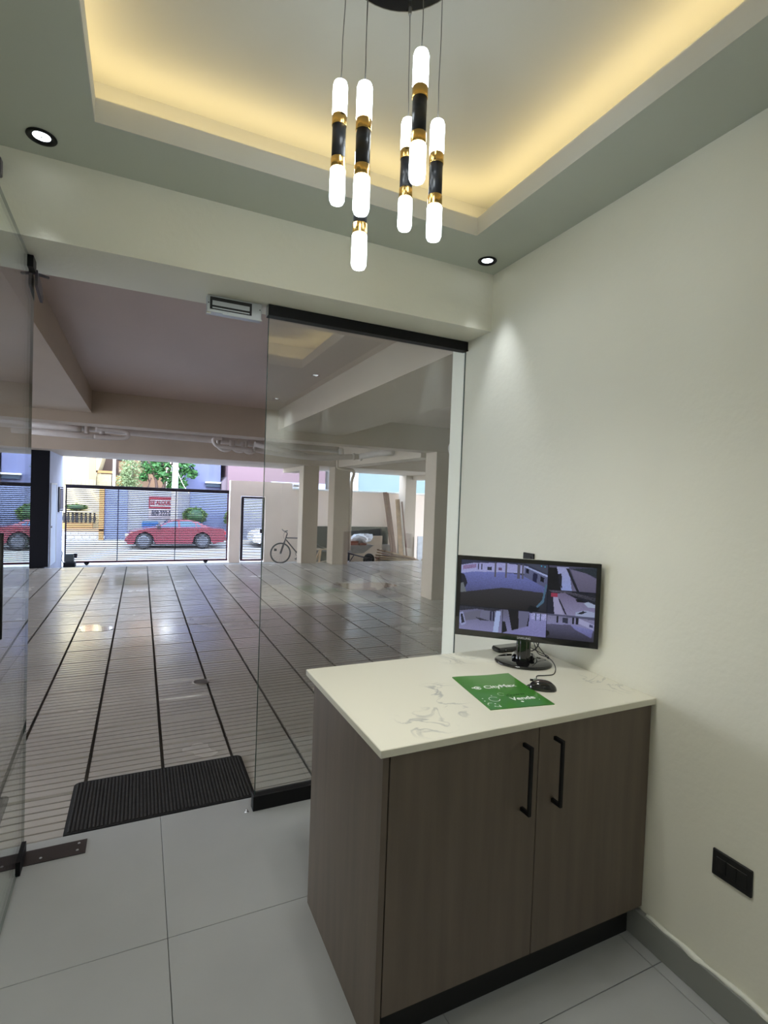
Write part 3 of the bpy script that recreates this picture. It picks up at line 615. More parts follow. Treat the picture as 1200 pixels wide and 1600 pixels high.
# stand: neck and round glossy foot
mb = MB().rbox(-0.028, 0.028, 0.030, 0.062, 0.012, zb+0.10, 0.006); mb.rbox(-0.014, 0.014, 0.022, 0.034, 0.012, zb+0.02, 0.003)
build(mb, 'neck', M['gloss'], mon, local=True)
mb = MB().lathe([(0.108, 0.0), (0.114, 0.002), (0.1135, 0.007), (0.106, 0.0115), (0.05, 0.0145), (0.0, 0.0150)], (0.0, 0.055, 0), 56, sxy=(1.0, 0.80))
build(mb, 'foot', M['gloss'], mon, local=True)
build(MB().rbox(-0.045, 0.045, 0.04, 0.10, 0.013, 0.035, 0.008), 'foot_socket', M['gloss'], mon, local=True)

# black adapter box lying behind the foot, wall cable plate, outlet
ab_ = root('adapter_box', (1.505, 1.822, ZK), 'low black adapter box on the counter behind the monitor foot', 'adapter', rz=0)
build(MB().rbox(1.415, 1.590, 1.795, 1.852, ZK, ZK+0.020, 0.006), 'case', M['gloss'], ab_)
build(MB().lathe([(0.003, 0), (0.003, 0.002)], n=10, m=Matrix.Translation((1.45, 1.795, ZK+0.010)) @ Matrix.Rotation(PI/2, 4, 'X')), 'status_lamp', M['alu'], ab_)
def wall_plate(name, y0, y1, z0, z1, lab, cat, horizontal):
    q = root(name, (XR, (y0+y1)/2, z0), lab, cat)
    build(MB().rbox(XR-0.008, XR, y0, y1, z0, z1, 0.002), 'cover_plate', M['matte'], q)
    n = 3
    for k in range(n):
        if horizontal: a_, b_ = y0+0.012+(y1-y0-0.024)*k/n, y0+0.012+(y1-y0-0.024)*(k+1)/n-0.0015; build(MB().rbox(XR-0.0105, XR-0.0075, a_, b_, z0+0.018, z1-0.018, 0.001), 'module', M['matte'], q)
        else: a_, b_ = z0+0.012+(z1-z0-0.024)*k/n, z0+0.012+(z1-z0-0.024)*(k+1)/n-0.0015; build(MB().rbox(XR-0.0105, XR-0.0075, y0+0.016, y1-0.016, a_, b_, 0.001), 'module', M['matte'], q)
    return q
wall_plate('wall_outlet', 0.858, 0.972, 0.391, 0.470, 'black rectangular wall outlet low on the right wall', 'outlet', True)
wall_plate('wall_outlet', 1.823, 1.895, 1.180, 1.276, 'black wall outlet just above the top edge of the monitor', 'outlet', False)

# ------------------------------------------------------------------ brochure
B0 = Vector((1.003, 1.303)); e1 = Vector((0.229, -0.035)); e2 = Vector((0.046, 0.293))
bro = root('brochure', (B0.x, B0.y, ZK), 'green printed brochure with white lettering on the countertop', 'brochure')
def BP(u, v, z=0.0): q = e1*u+e2*v; return Vector((q.x, q.y, z))
def bz_(u, v):  # gently lifted top edge
    return 0.0026+0.0035*max(0, v-0.75)*4*(0.5+0.5*math.sin(u*7+0.6))*0.5
N1, N2 = 16, 20; vs = []; 
for z_ in (1, 0):
    for j in range(N2+1):
        for i in range(N1+1):
            u, v = i/N1, j/N2; vs.append(BP(u, v, bz_(u, v) if z_ else max(0.0, bz_(u, v)-0.0024)))
nn = (N1+1)*(N2+1); q = lambda i, j: j*(N1+1)+i
fs = [(q(i, j), q(i+1, j), q(i+1, j+1), q(i, j+1)) for j in range(N2) for i in range(N1)]+[(nn+q(i, j), nn+q(i, j+1), nn+q(i+1, j+1), nn+q(i+1, j)) for j in range(N2) for i in range(N1)]
rim_ = [q(i, 0) for i in range(N1)]+[q(N1, j) for j in range(N2)]+[q(i, N2) for i in range(N1, 0, -1)]+[q(0, j) for j in range(N2, 0, -1)]
fs += [(rim_[k], nn+rim_[k], nn+rim_[(k+1) % len(rim_)], rim_[(k+1) % len(rim_)]) for k in range(len(rim_))]
build(MB().add(vs, fs), 'cover', M['green'], bro, local=True)
ang = math.atan2(e1.y, e1.x)
def BM(u, v, z=0.0030): return Matrix.Translation(BP(u, v, z)) @ Matrix.Rotation(ang, 4, 'Z')
text_mesh('CityMax', 0.036, M['white'], 'title_print', bro, BM(0.56, 0.60), 0.0001, bold=0.0009)
text_mesh('Vende', 0.034, M['white'], 'word_print', bro, BM(0.66, 0.215), 0.0001, bold=0.0008)
text_mesh('¿Quieres', 0.020, M['dkgreen'], 'small_word_print', bro, BM(0.62, 0.33), 0.0001)
mb = MB()
def ring(mb, u, v, ra_, w_, a0=0, a1=2*PI, n=20, z=0.0031, sx=1):
    c = BP(u, v, 0); vs = []
    for k in range(n+1):
        a = a0+(a1-a0)*k/n
        for rr in (ra_, ra_-w_): vs.append((c.x+rr*sx*math.cos(a), c.y+rr*math.sin(a), z))
    mb.add(vs, [(2*k, 2*k+2, 2*k+3, 2*k+1) for k in range(n)])
ring(mb, 0.19, 0.60, 0.014, 0.005, 0.0, 5.6); ring(mb, 0.19, 0.60, 0.006, 0.006); ring(mb, 0.115, 0.61, 0.004, 0.004)
build(mb, 'emblem_print', M['white'], bro, local=True)
mb = MB()
ring(mb, 0.23, 0.25, 0.019, 0.0022, 0.4, 5.9); ring(mb, 0.42, 0.37, 0.012, 0.0012, 0, 5.2); ring(mb, 0.10, 0.12, 0.013, 0.002, 0.8, 3.4); ring(mb, 0.16, 0.08, 0.009, 0.002, 3.6, 6.6)
for (u, v, rr) in ((0.07, 0.29, 0.0028), (0.06, 0.22, 0.003), (0.08, 0.16, 0.0025), (0.25, 0.35, 0.0024), (0.16, 0.13, 0.003), (0.12, 0.07, 0.003), (0.19, 0.05, 0.0035), (0.59, 0.13, 0.0055), (0.50, 0.52, 0.0016), (0.88, 0.15, 0.002)): ring(mb, u, v, rr, rr, n=10)
setp(build(mb, 'doodle_print', M['white'], bro, local=True), kind='stuff')

# ------------------------------------------------------------------ mouse
mang2 = math.radians(-38)
mo = root('computer_mouse', (1.290, 1.388, ZK), 'small black and bronze wired mouse beside the green brochure', 'mouse', rz=mang2)
def mouse_shell(sc_, h, z0, nx_=18, ny_=12):
    vs = []; fs = []
    for j in range(ny_+1):
        phi = PI/2*j/ny_
        for i in range(nx_):
            a = 2*PI*i/nx_; ca, sa = math.cos(a), math.sin(a)
            wx = 0.048*sc_; wy = (0.0285+0.002*math.cos(2*a))*sc_
            k = math.cos(phi)**0.55
            xx = wx*ca*k; yy = wy*sa*k; zz = z0+h*math.sin(phi)*(1-0.10*(ca*k+0.2)**2)
            vs.append((xx, yy, zz))
    for j in range(ny_):
        for i in range(nx_):
            a, b_ = j*nx_+i, j*nx_+(i+1) % nx_; fs.append((a, b_, b_+nx_, a+nx_))
    fs.append(tuple(range(nx_))[::-1])
    return MB().add(vs, fs, True)
build(mouse_shell(1.0, 0.030, 0.001), 'shell', M['gloss'], mo, local=True)
mb = mouse_shell(0.93, 0.0325, 0.002); mb.v = [(x*0.98-0.001, y*0.72, z) for x, y, z in mb.v]
build(mb, 'top_cover', M['bronze'], mo, local=True)
build(MB().lathe([(0.0065, -0.003), (0.007, 0), (0.0065, 0.003)], n=16, m=Matrix.Translation((0.0-0.026, 0, 0.030)) @ Matrix.Rotation(PI/2, 4, 'X')), 'scroll_wheel', M['alu'], mo, local=True)
build(MB().box(-0.044, -0.004, -0.0006, 0.0006, 0.026, 0.0335), 'button_split', M['matte'], mo, local=True)
# cable of the mouse, lying on the counter and climbing behind the monitor
def spline(P_, n=8):
    P_ = [Vector(q) for q in P_]; out_ = []
    for i in range(len(P_)-1):
        p0, p1, p2, p3 = P_[max(i-1, 0)], P_[i], P_[i+1], P_[min(i+2, len(P_)-1)]
        for k in range(n):
            t_ = k/n; out_.append(0.5*((2*p1)+(-p0+p2)*t_+(2*p0-5*p1+4*p2-p3)*t_*t_+(-p0+3*p1-3*p2+p3)*t_**3))
    out_.append(P_[-1]); return out_
zc_ = ZK+0.0022
cab_pts = [(1.256, 1.415, ZK+0.012), (1.262, 1.435, zc_), (1.325, 1.460, zc_), (1.345, 1.482, zc_), (1.368, 1.503, zc_), (1.398, 1.497, zc_), (1.440, 1.496, zc_), (1.495, 1.542, zc_), (1.545, 1.607, zc_), (1.575, 1.670, zc_), (1.565, 1.72, zc_+0.005), (1.545, 1.725, ZK+0.05), (1.49, 1.70, ZK+0.13)]
cbo = build(MB().tube(spline(cab_pts), 0.0017, 8), 'cable', M['cable'], mo)
# fix: the cable is given in world space while its parent is turned
cbo.data.transform(Matrix.Rotation(-mang2, 4, 'Z'))
mc_ = root('monitor_cable', (1.55, 1.72, ZK), 'looped black cables hanging behind the monitor foot', 'cable')
build(MB().tube(spline([(1.50, 1.66, ZK+0.12), (1.545, 1.70, ZK+0.085), (1.585, 1.745, zc_+0.03), (1.575, 1.77, zc_), (1.56, 1.79, zc_+0.006)]), 0.0025, 8), 'power_lead', M['cable'], mc_)
build(MB().tube(spline([(1.46, 1.66, ZK+0.12), (1.53, 1.68, ZK+0.05), (1.565, 1.66, zc_), (1.59, 1.69, zc_), (1.57, 1.73, zc_+0.01), (1.53, 1.74, ZK+0.04), (1.54, 1.70, ZK+0.09)]), 0.0016, 8), 'video_lead', M['cable'], mc_)

# ================================================================== CARPARK
CT = 0.367; CXO = 0.14-CT*18; CY0 = 2.565; ZP = -0.012
EDGE = 11.45
pf = structure(MB().box(-6.5, 8.6, 2.55, EDGE, -0.30, ZP-0.013), 'floor', M['joint'], 'ribbed cement tile floor of the covered carpark', 'floor')
def rib_profile(x0, x1, y0, y1, rnd):
    """one cement tile with six raised ribs"""
    mb = MB(); n = 6; gw = 0.0105; ins = 0.009; L_ = (y1-y0-2*ins)/n
    prof = []
    for k in range(n):
        a = y0+ins+L_*k; b_ = a+L_
        prof += [(a+(0 if k == 0 else gw/2), ZP-0.010), (a+gw/2+0.0002, ZP), (b_-gw/2-0.0002, ZP), (b_-(0 if k == n-1 else gw/2), ZP-0.010)]
    vs = [(x0+ins, y, z) for y, z in prof]+[(x1-ins, y, z) for y, z in prof]
    m_ = len(prof); fs = [(i, i+m_, i+m_+1, i+1) for i in range(m_-1)]
    vs += [(x0+ins, prof[0][0], ZP-0.013), (x0+ins, prof[-1][0], ZP-0.013), (x1-ins, prof[0][0], ZP-0.013), (x1-ins, prof[-1][0], ZP-0.013)]
    b0 = 2*m_
    fs += [tuple([b0]+list(range(m_))+[b0+1])[::-1], tuple([b0+2]+list(range(m_, 2*m_))+[b0+3]), (0, b0, b0+2, m_), (m_-1, 2*m_-1, b0+3, b0+1)]
    fs = [tuple(reversed(q_)) if i < m_-1 else q_ for i, q_ in enumerate(fs)]
    return mb.add(vs, [tuple(reversed(q_)) for q_ in fs[:m_-1]]+fs[m_-1:])
rt_mesh = rib_profile(0, CT, 0, CT, random).mesh('tile', M['rib'])
far = MB(); cnt = 0
for j in range(25):
    y0 = CY0+j*CT
    if y0+CT > EDGE+0.25: break
    y1 = min(y0+CT, EDGE)
    for i in range(41):
        x0 = CXO+i*CT
        vis = j < 13 and x0+CT > -0.24*(y0+CT)-0.05 and x0 < 0.66*y1+0.15
        if vis and y1-y0 > CT-0.001:
            ob = bpy.data.objects.new('tile', rt_mesh); COL.objects.link(ob); ob.parent = pf
            ob.location = Vector((x0, y0, 0.0015*math.sin(i*3.1+j*1.7)*0.5))-pf.location; cnt += 1
        else:
            t_ = rib_profile(x0, x0+CT, y0, y1, random); far.add(t_.v, t_.f)
fo = build(far, 'distant_tiles', M['rib'], pf); fo['kind'] = 'stuff'
# sunken strip of the yard between carpark and street gate, driveway, street
structure(MB().box(-14, 16, EDGE, 13.85, -0.6, -0.27), 'floor', M['concrete'], 'pale concrete yard strip between the carpark edge and the gate', 'floor')
mb = MB(); mb.add([(-14, 13.85, -0.27), (16, 13.85, -0.27), (16, 17.5, -0.86), (-14, 17.5, -0.86), (-14, 13.85, -1.2), (16, 13.85, -1.2), (16, 17.5, -1.2), (-14, 17.5, -1.2)], [(0, 1, 2, 3), (4, 7, 6, 5), (0, 4, 5, 1), (1, 5, 6, 2), (2, 6, 7, 3), (3, 7, 4, 0)])
structure(mb, 'driveway', M['concrete'], 'pale concrete driveway sloping down to the street', 'driveway')
structure(MB().box(-30, 45, 17.5, 24.9, -1.2, -0.88), 'street', M['asphalt'], 'sun bleached street outside the gate', 'street')
structure(MB().rbox(-30, 45, 24.9, 26.05, -1.2, -0.76, 0.01), 'sidewalk', M['concrete'], 'raised pale sidewalk on the far side of the street', 'sidewalk')
structure(MB().box(-60, 80, 26.05, 90, -1.3, -0.95), 'ground', M['concrete'], 'ground behind the houses across the street', 'ground')

structure(MB().box(-40, -6.5, -20, EDGE, -0.4, -0.05), 'ground', M['concrete'], 'open concrete yard to the left of the carpark', 'ground')
structure(MB().box(8.6, 40, -20, EDGE, -0.4, -0.05), 'ground', M['concrete'], 'open concrete yard to the right of the carpark', 'ground')
# slab, beams, columns
structure(MB().box(-6.5, 8.6, 2.58, 13.25, 2.61, 3.2), 'ceiling', M['parkceil'], 'plastered concrete carpark ceiling slab', 'ceiling')
structure(MB().box(-3.2, XR+3, -3, 2.58, 2.95, 3.2), 'roof_slab', M['park'], 'concrete slab over the lobby', 'slab')
structure(MB().box(-6.5, 8.6, 6.8, 7.12, 2.238, 2.61), 'beam_1', M['park'], 'wide cross beam midway under the carpark ceiling', 'beam')
structure(MB().box(-1.45, -0.53, 2.58, 6.8, 2.362, 2.61), 'beam_2', M['park'], 'long ceiling beam running out over the glass door', 'beam')
structure(MB().box(1.61, 2.5, 2.58, 6.8, 2.352, 2.61), 'beam_3', M['park'], 'long ceiling beam running out over the fixed glass panel', 'beam')
structure(MB().box(3.94, 4.25, 7.12, 10.93, 2.165, 2.61), 'beam_4', M['park'], 'long beam between the near column and the pipe column', 'beam')
structure(MB().box(-6.5, 12.5, 10.93, 13.25, 2.178, 2.61), 'beam_5', M['park'], 'deep outer beam and overhang along the street side', 'beam')  # right end lengthened out of view to shade the lower cream wall
structure(MB().box(3.30, 3.62, 11.3, 13.25, 2.08, 2.178), 'beam_6', M['park'], 'short beam from the bicycle column towards the street wall', 'beam')
structure(MB().box(6.95, 7.3, 11.3, 13.25, 2.06, 2.178), 'beam_7', M['park'], 'short beam over the timber pile column', 'beam')
structure(MB().rbox(4.02, 4.34, 6.77, 7.10, ZP, 2.24, 0.004), 'pillar_1', M['park'], 'square plastered column nearest to the right wall', 'column')
structure(MB().rbox(3.27, 3.63, 11.26, 11.6, -0.3, 2.178, 0.004), 'pillar_2', M['park'], 'square plastered column in front of the bicycle', 'column')
structure(MB().rbox(3.90, 4.27, 10.96, 11.35, ZP, 2.178, 0.004), 'pillar_3', M['park'], 'square plastered column with a drain pipe at its top', 'column')
structure(MB().rbox(6.74, 7.08, 12.98, 13.4, -0.27, 2.178, 0.004), 'pillar_4', M['park'], 'square plastered column behind the timber pile', 'column')
structure(MB().box(-6.5, XL-0.15, 2.43, 2.58, -0.02, 3.2), 'wall_outer', M['park'], 'plastered outer wall of the lobby block facing the carpark')
structure(MB().box(XR+0.15, 10, 2.43, 2.58, -0.02, 3.2), 'wall_outer', M['park'], 'plastered outer wall of the building beyond the counter wall')
structure(MB().box(8.45, 8.6, 2.58, 10.0, -0.02, 2.61), 'wall_side', M['park'], 'unseen plastered side wall closing the right of the carpark to light')  # out of view, put in to darken the right of the carpark
# black wall with bluish return, meter panel and intercom
bw = structure(MB().box(-5.5, -1.62, 11.53, 11.75, -0.3, 2.178), 'wall_black', M['blackwall'], 'black painted wall block at the left of the gate')
structure(MB().box(-1.66, -1.565, 11.53, 13.40, -0.3, 2.178), 'wall_return', M['bluegrey'], 'bluish grey side wall leading to the gate')
structure(MB().box(-1.912, -1.565, 11.51, 11.53, ZP, 2.178), 'trim_3', M['blackwall'], 'black face of the wall end beside the gate', 'trim')
q_ = root('service_panel', (-1.56, 12.0, 0), 'narrow pale blue metal service panel on the bluish wall', 'service panel')
build(MB().rbox(-1.566, -1.556, 11.66, 12.40, -0.02, 1.55, 0.002), 'panel_door', M['palepanel'], q_)
mb = MB().box(-1.556, -1.550, 11.64, 11.67, -0.04, 1.57).box(-1.556, -1.550, 12.38, 12.41, -0.04, 1.57).box(-1.556, -1.55, 11.64, 12.41, 1.55, 1.575)
build(mb, 'panel_frame', M['coping'], q_)
build(MB().lathe([(0.02, 0), (0.02, 0.01)], n=12, m=Matrix.Translation((-1.556, 11.78, 0.73)) @ Matrix.Rotation(PI/2, 4, 'Y')), 'panel_lock', M['matte'], q_)
q_ = root('meter_box', (-1.55, 12.95, 1.0), 'black meter box on the bluish wall beside the gate', 'meter box')
build(MB().rbox(-1.566, -1.53, 12.66, 13.24, 0.98, 1.51, 0.005), 'case', M['gloss'], q_)
build(MB().rbox(-1.531, -1.524, 12.72, 13.18, 1.04, 1.45, 0.003), 'cover', M['darkglass'], q_)

# pipes
q_ = root('drain_pipes', (1.5, 8.5, 2.2), 'white PVC drain pipes with traps hung under the carpark ceiling', 'pipes')
Y8 = 8.5
build(MB().tube([(-3.5, Y8+0.12, 2.455), (0.15, Y8+0.12, 2.352), (1.5, Y8+0.12, 2.33), (3.12, Y8+0.12, 2.325)], 0.055, 14), 'main_pipe', M['pvc'], q_)
build(MB().tube(spline([(1.62, Y8, 2.23), (2.1, Y8, 2.185), (2.70, Y8, 2.16), (3.32, Y8, 2.215), (3.45, Y8, 2.225)]), 0.05, 14), 'branch_pipe', M['pvc'], q_)
build(MB().tube([(1.62, Y8-0.1, 2.30), (2.05, Y8-0.05, 2.24), (2.5, Y8, 2.18)], 0.045, 12), 'branch_pipe', M['pvc'], q_)
build(MB().tube([(-1.45, Y8, 2.345), (-0.85, Y8, 2.335), (-0.78, Y8, 2.33)], 0.05, 12), 'branch_pipe', M['pvc'], q_)
build(MB().tube([(-1.6, Y8, 2.255), (-0.8, Y8, 2.245), (-0.42, Y8, 2.245)], 0.045, 12), 'branch_pipe', M['pvc'], q_)
for (x, zt_, w_) in ((-0.62, 2.40, 0.10), (1.18, 2.34, 0.10), (1.40, 2.34, 0.10), (1.56, 2.33, 0.10)):
    pts = [(x-w_, Y8, zt_)]+[(x-w_*math.cos(a), Y8, zt_-0.09-0.07*math.sin(a)) for a in [PI*k/8 for k in range(9)]]+[(x+w_, Y8, zt_)]
    build(MB().tube(pts, 0.034, 12), 'trap', M['pvc'], q_)
build(MB().tube(spline([(-0.62, Y8-0.1, 2.235), (-0.30, Y8-0.1, 2.235), (-0.20, Y8-0.1, 2.26), (-0.20, Y8-0.1, 2.32), (-0.30, Y8-0.1, 2.34), (-0.6, Y8-0.1, 2.34)]), 0.03, 10), 'trap', M['pvc'], q_)
build(MB().tube(spline([(1.6, Y8-0.1, 2.20), (1.12, Y8-0.1, 2.22), (1.02, Y8-0.1, 2.25), (1.0, Y8-0.1, 2.33), (1.12, Y8-0.1, 2.35)]), 0.03, 10), 'trap', M['pvc'], q_)
build(MB().tube([(3.14, Y8+0.05, 2.34), (3.14, Y8+0.02, 2.22)], 0.045, 12), 'drop_pipe', M['pvc'], q_)
mb = MB()
for k in (3.33, 3.46): build(MB().tube([(k, Y8, 2.218), (k+0.05, Y8, 2.222)], 0.062, 14), 'pipe_collar', M['pvc'], q_)
build(MB().tube([(3.46, Y8, 2.225), (3.75, Y8-0.3, 2.29), (3.88, Y8-0.5, 2.30)], 0.05, 12), 'elbow_pipe', M['pvc'], q_)
q_ = root('downpipe', (4.2, 10.9, 1.6), 'thin drain pipe bending round the top of the pipe column', 'pipe')
build(MB().tube(spline([(3.93, 10.89, 2.42), (3.93, 10.89, 2.22), (3.96, 10.89, 2.155), (4.16, 10.89, 2.130), (4.29, 10.89, 2.11), (4.33, 10.90, 2.03), (4.30, 10.93, 1.88), (4.312, 10.98, 1.6), (4.312, 11.0, 0.3)]), 0.035, 12), 'pipe_run', M['park'], q_)
q_ = root('pipe_end', (4.33, 6.62, 2.15), 'round white pipe end with green valve on the near column', 'pipe fitting')  # white pipe end cap with a green valve; gives no light
build(MB().lathe([(0.0, -0.03), (0.11, -0.02), (0.14, 0.0), (0.14, 0.04), (0.12, 0.05)], n=28, m=Matrix.Translation((4.31, 6.70, 2.27)) @ Matrix.Rotation(PI/2-0.3, 4, 'X')), 'pipe_cap', M['pvc'], q_)
build(MB().rbox(4.30, 4.40, 6.62, 6.70, 2.22, 2.34, 0.008), 'valve_box', M['valve'], q_)

# ------------------------------------------------------------------ street wall, gates
WY = 13.6
# cream wall with door opening, two heights
DX0, DX1, DZ1 = 2.325, 2.955, 1.44
mb = MB().box(2.055, DX0, WY, WY+0.2, -0.3, 1.83).box(DX1, 3.66, WY, WY+0.2, -0.3, 1.83).box(DX0, DX1, WY, WY+0.2, DZ1, 1.83)
structure(mb, 'wall_street', M['cream'], 'tall cream boundary wall around the slatted pedestrian door')
structure(MB().box(3.66, 10.5, WY, WY+0.2, -0.3, 1.655), 'wall_street', M['cream'], 'lower cream boundary wall behind the columns and timber pile')
structure(MB().rbox(3.66, 10.5, WY-0.03, WY+0.23, 1.655, 1.70, 0.005), 'trim_4', M['coping'], 'white coping on the lower cream boundary wall', 'coping')
structure(MB().box(-6, -3.9, WY, WY+0.2, -0.3, 1.83), 'wall_street', M['cream'], 'cream boundary wall beyond the black wall')
q_ = root('wall_lamp', (3.76, WY-0.05, 1.66), 'white bulkhead lamp at the end of the tall cream wall', 'lamp')
build(MB().lathe([(0.09, 0), (0.10, 0.02), (0.06, 0.03)], (3.77, WY+0.1, 1.705), 20), 'lamp_base', M['coping'], q_); build(MB().rbox(3.70, 3.85, WY+0.05, WY+0.15, 1.73, 1.80, 0.01), 'lamp_body', M['galv'], q_)

def slatted(name, X0, X1, Z0, Z1, Y, lab, cat, posts, slat_h=0.020, pitch=0.043, frame=0.03, right_red=True, top_h=0.085):
    t_ = root(name, ((X0+X1)/2, Y, Z0), lab, cat)
    build(MB().rbox(X0, X1, Y-0.03, Y+0.03, Z1-top_h, Z1, 0.004), 'top_rail', M['gate'], t_)
    build(MB().rbox(X0, X1, Y-0.03, Y+0.03, Z0, Z0+0.045, 0.004), 'bottom_rail', M['gatered'], t_)
    for k, x in enumerate(posts):
        m_ = M['gatered'] if (k == len(posts)-1 and right_red) else M['gate']; w_ = frame if k in (0, len(posts)-1) else 0.018
        build(MB().box(x-w_/2, x+w_/2, Y-0.022, Y+0.022, Z0+0.045, Z1-top_h), 'upright', m_, t_)
    n = int((Z1-top_h-Z0-0.045)/pitch); sm = MB().box(X0+0.01, X1-0.01, Y-0.012, Y-0.004, 0, slat_h).mesh('slat', M['slat'], (t_.location.x, t_.location.y, 0))
    for k in range(n):
        z = Z0+0.045+pitch*(k+0.6); ob = bpy.data.objects.new('slat', sm); COL.objects.link(ob); ob.parent = t_; ob.location = (0, 0, z-Z0)
    return t_
gt = slatted('sliding_gate', -1.545, 2.03, -0.215, 1.575, WY+0.05, 'dark slatted sliding street gate with a red edge post', 'gate', [-1.53, -0.48, 0.775, 2.005])
for x in (-1.10, 1.50):
    mb = MB().lathe([(0.03, -0.015), (0.045, -0.01), (0.045, 0.01), (0.03, 0.015)], n=16, m=Matrix.Translation((x, WY+0.05, -0.225)) @ Matrix.Rotation(PI/2, 4, 'X')); mb.box(x-0.05, x+0.05, WY+0.02, WY+0.08, -0.235, -0.19)
    build(mb, 'wheel', M['gate'], gt)
slatted('sliding_gate', -3.9, -1.92, -0.215, 1.60, WY+0.05, 'dark slatted gate leaf beyond the black wall', 'gate', [-3.88, -2.9, -1.94])
pd = slatted('pedestrian_door', DX0+0.02, DX1-0.02, -0.235, DZ1-0.01, WY+0.05, 'narrow slatted pedestrian door in a thick black frame', 'door', [DX0+0.045, DX1-0.045], frame=0.06, right_red=False, top_h=0.05)
build(MB().rbox(DX1-0.13, DX1-0.07, WY-0.02, WY+0.02, 0.50, 0.60, 0.005), 'lock_case', M['gate'], pd)
q_ = root('gate_motor', (-1.42, 13.45, -0.27), 'grey sliding gate motor on a black base at the gate end', 'gate motor')
build(MB().rbox(-1.50, -1.33, 13.38, 13.55, -0.16, 0.02, 0.012), 'housing', M['motor'], q_); build(MB().rbox(-1.53, -1.30, 13.35, 13.58, -0.27, -0.16, 0.01), 'base_block', M['matte'], q_)
build(MB().rbox(-1.34, -1.27, 13.42, 13.50, -0.06, 0.03, 0.01), 'limit_arm', M['gate'], q_)
build(MB().tube(spline([(-1.53, 13.45, -0.2), (-1.57, 13.44, -0.1), (-1.56, 13.44, 0.05), (-1.60, 13.42, 0.12)]), 0.008, 6), 'cable', M['cable'], q_)

# ------------------------------------------------------------------ bicycle
def torus(mb, c, R_, r_, n=40, k=8, a0=0, a1=2*PI):
    vs = []; full = abs(a1-a0-2*PI) < 1e-6
    cnt_ = n if full else n+1
    for i in range(cnt_):
        a = a0+(a1-a0)*i/n
        for j in range(k):
            b_ = 2*PI*j/k; rr = R_+r_*math.cos(b_); vs.append((c[0]+rr*math.cos(a), c[1]+r_*math.sin(b_), c[2]+rr*math.sin(a)))
    fs = []
    for i in range(n):
        i2 = (i+1) % cnt_
        for j in range(k): fs.append((i*k+j, i2*k+j, i2*k+(j+1) % k, i*k+(j+1) % k))
    return mb.add(vs, fs, True)
BY = 13.25; bs = 13.25/13.1
bk = root('bicycle', (3.65, BY, -0.27), 'dark bicycle leaning by the cream wall behind a column', 'bicycle')
fw = (3.30, BY, 0.0); rw = (4.16, BY, 0.0); Rw = 0.258
for c in (fw, rw):
    wh = build(torus(MB(), c, Rw, 0.0155, 44), 'wheel', M['tyre'], bk)
    mb = MB(); torus(mb, c, Rw-0.02, 0.005, 36, 5); mb.tube([(c[0], BY-0.04, c[2]), (c[0], BY+0.04, c[2])], 0.016, 10)
    for k in range(18):
        a = 2*PI*k/18; mb.tube([(c[0]+0.01*math.cos(a+1), BY, c[2]+0.01*math.sin(a+1)), (c[0]+(Rw-0.02)*math.cos(a), BY, c[2]+(Rw-0.02)*math.sin(a))], 0.0013, 4)
    build(mb, 'rim_and_spokes', M['rim'], wh)
build(MB().box(3.125, 3.19, BY-0.03, BY-0.012, 0.06, 0.12), 'reflector', M['matte'], bk)
mb = MB()
for s_ in (-0.045, 0.045): mb.tube([(fw[0], BY+s_, 0.0), (3.385, BY+s_, 0.26), (3.41, BY+s_*0.4, 0.33)], 0.012, 8)
mb.tube([(3.40, BY, 0.30), (3.462, BY, 0.50)], 0.016, 10); build(mb, 'fork', M['bike'], bk)
mb = MB().tube([(3.445, BY, 0.395), (3.95, BY, 0.385)], 0.015, 10).tube([(3.435, BY, 0.345), (3.72, BY, 0.02), (3.76, BY, -0.01)], 0.017, 10).tube([(3.76, BY, -0.01), (3.90, BY, 0.48)], 0.014, 10)
for s_ in (-0.05, 0.05): mb.tube([(3.76, BY, -0.01), (rw[0], BY+s_, 0.0)], 0.009, 8).tube([(3.93, BY, 0.385), (rw[0], BY+s_, 0.0)], 0.008, 8)
build(mb, 'frame', M['bike'], bk)
mb = MB().tube([(3.462, BY, 0.50), (3.455, BY, 0.53), (3.39, BY, 0.57)], 0.012, 8).tube([(3.39, BY-0.28, 0.60), (3.38, BY-0.1, 0.575), (3.39, BY, 0.57), (3.38, BY+0.1, 0.575), (3.39, BY+0.25, 0.60)], 0.011, 8)
mb.tube([(3.385, BY-0.26, 0.60), (3.33, BY-0.2, 0.56)], 0.005, 6).tube([(3.37, BY-0.1, 0.57), (3.34, BY-0.05, 0.45), (3.39, BY, 0.36)], 0.003, 5)
build(mb, 'handlebar', M['bike'], bk)
build(MB().lathe([(0.0, 0), (0.07, 0.01), (0.075, 0.03), (0.03, 0.045)], (3.90, BY, 0.47), 14, sxy=(1.5, 0.9)), 'saddle', M['matte'], bk)
mb = torus(MB(), (3.76, BY-0.05, -0.01), 0.075, 0.006, 24, 5); mb.tube([(3.76, BY-0.06, -0.01), (3.70, BY-0.07, -0.14)], 0.008, 6).box(3.66, 3.74, BY-0.15, BY-0.07, -0.15, -0.13)
build(mb, 'crank', M['gate'], bk)

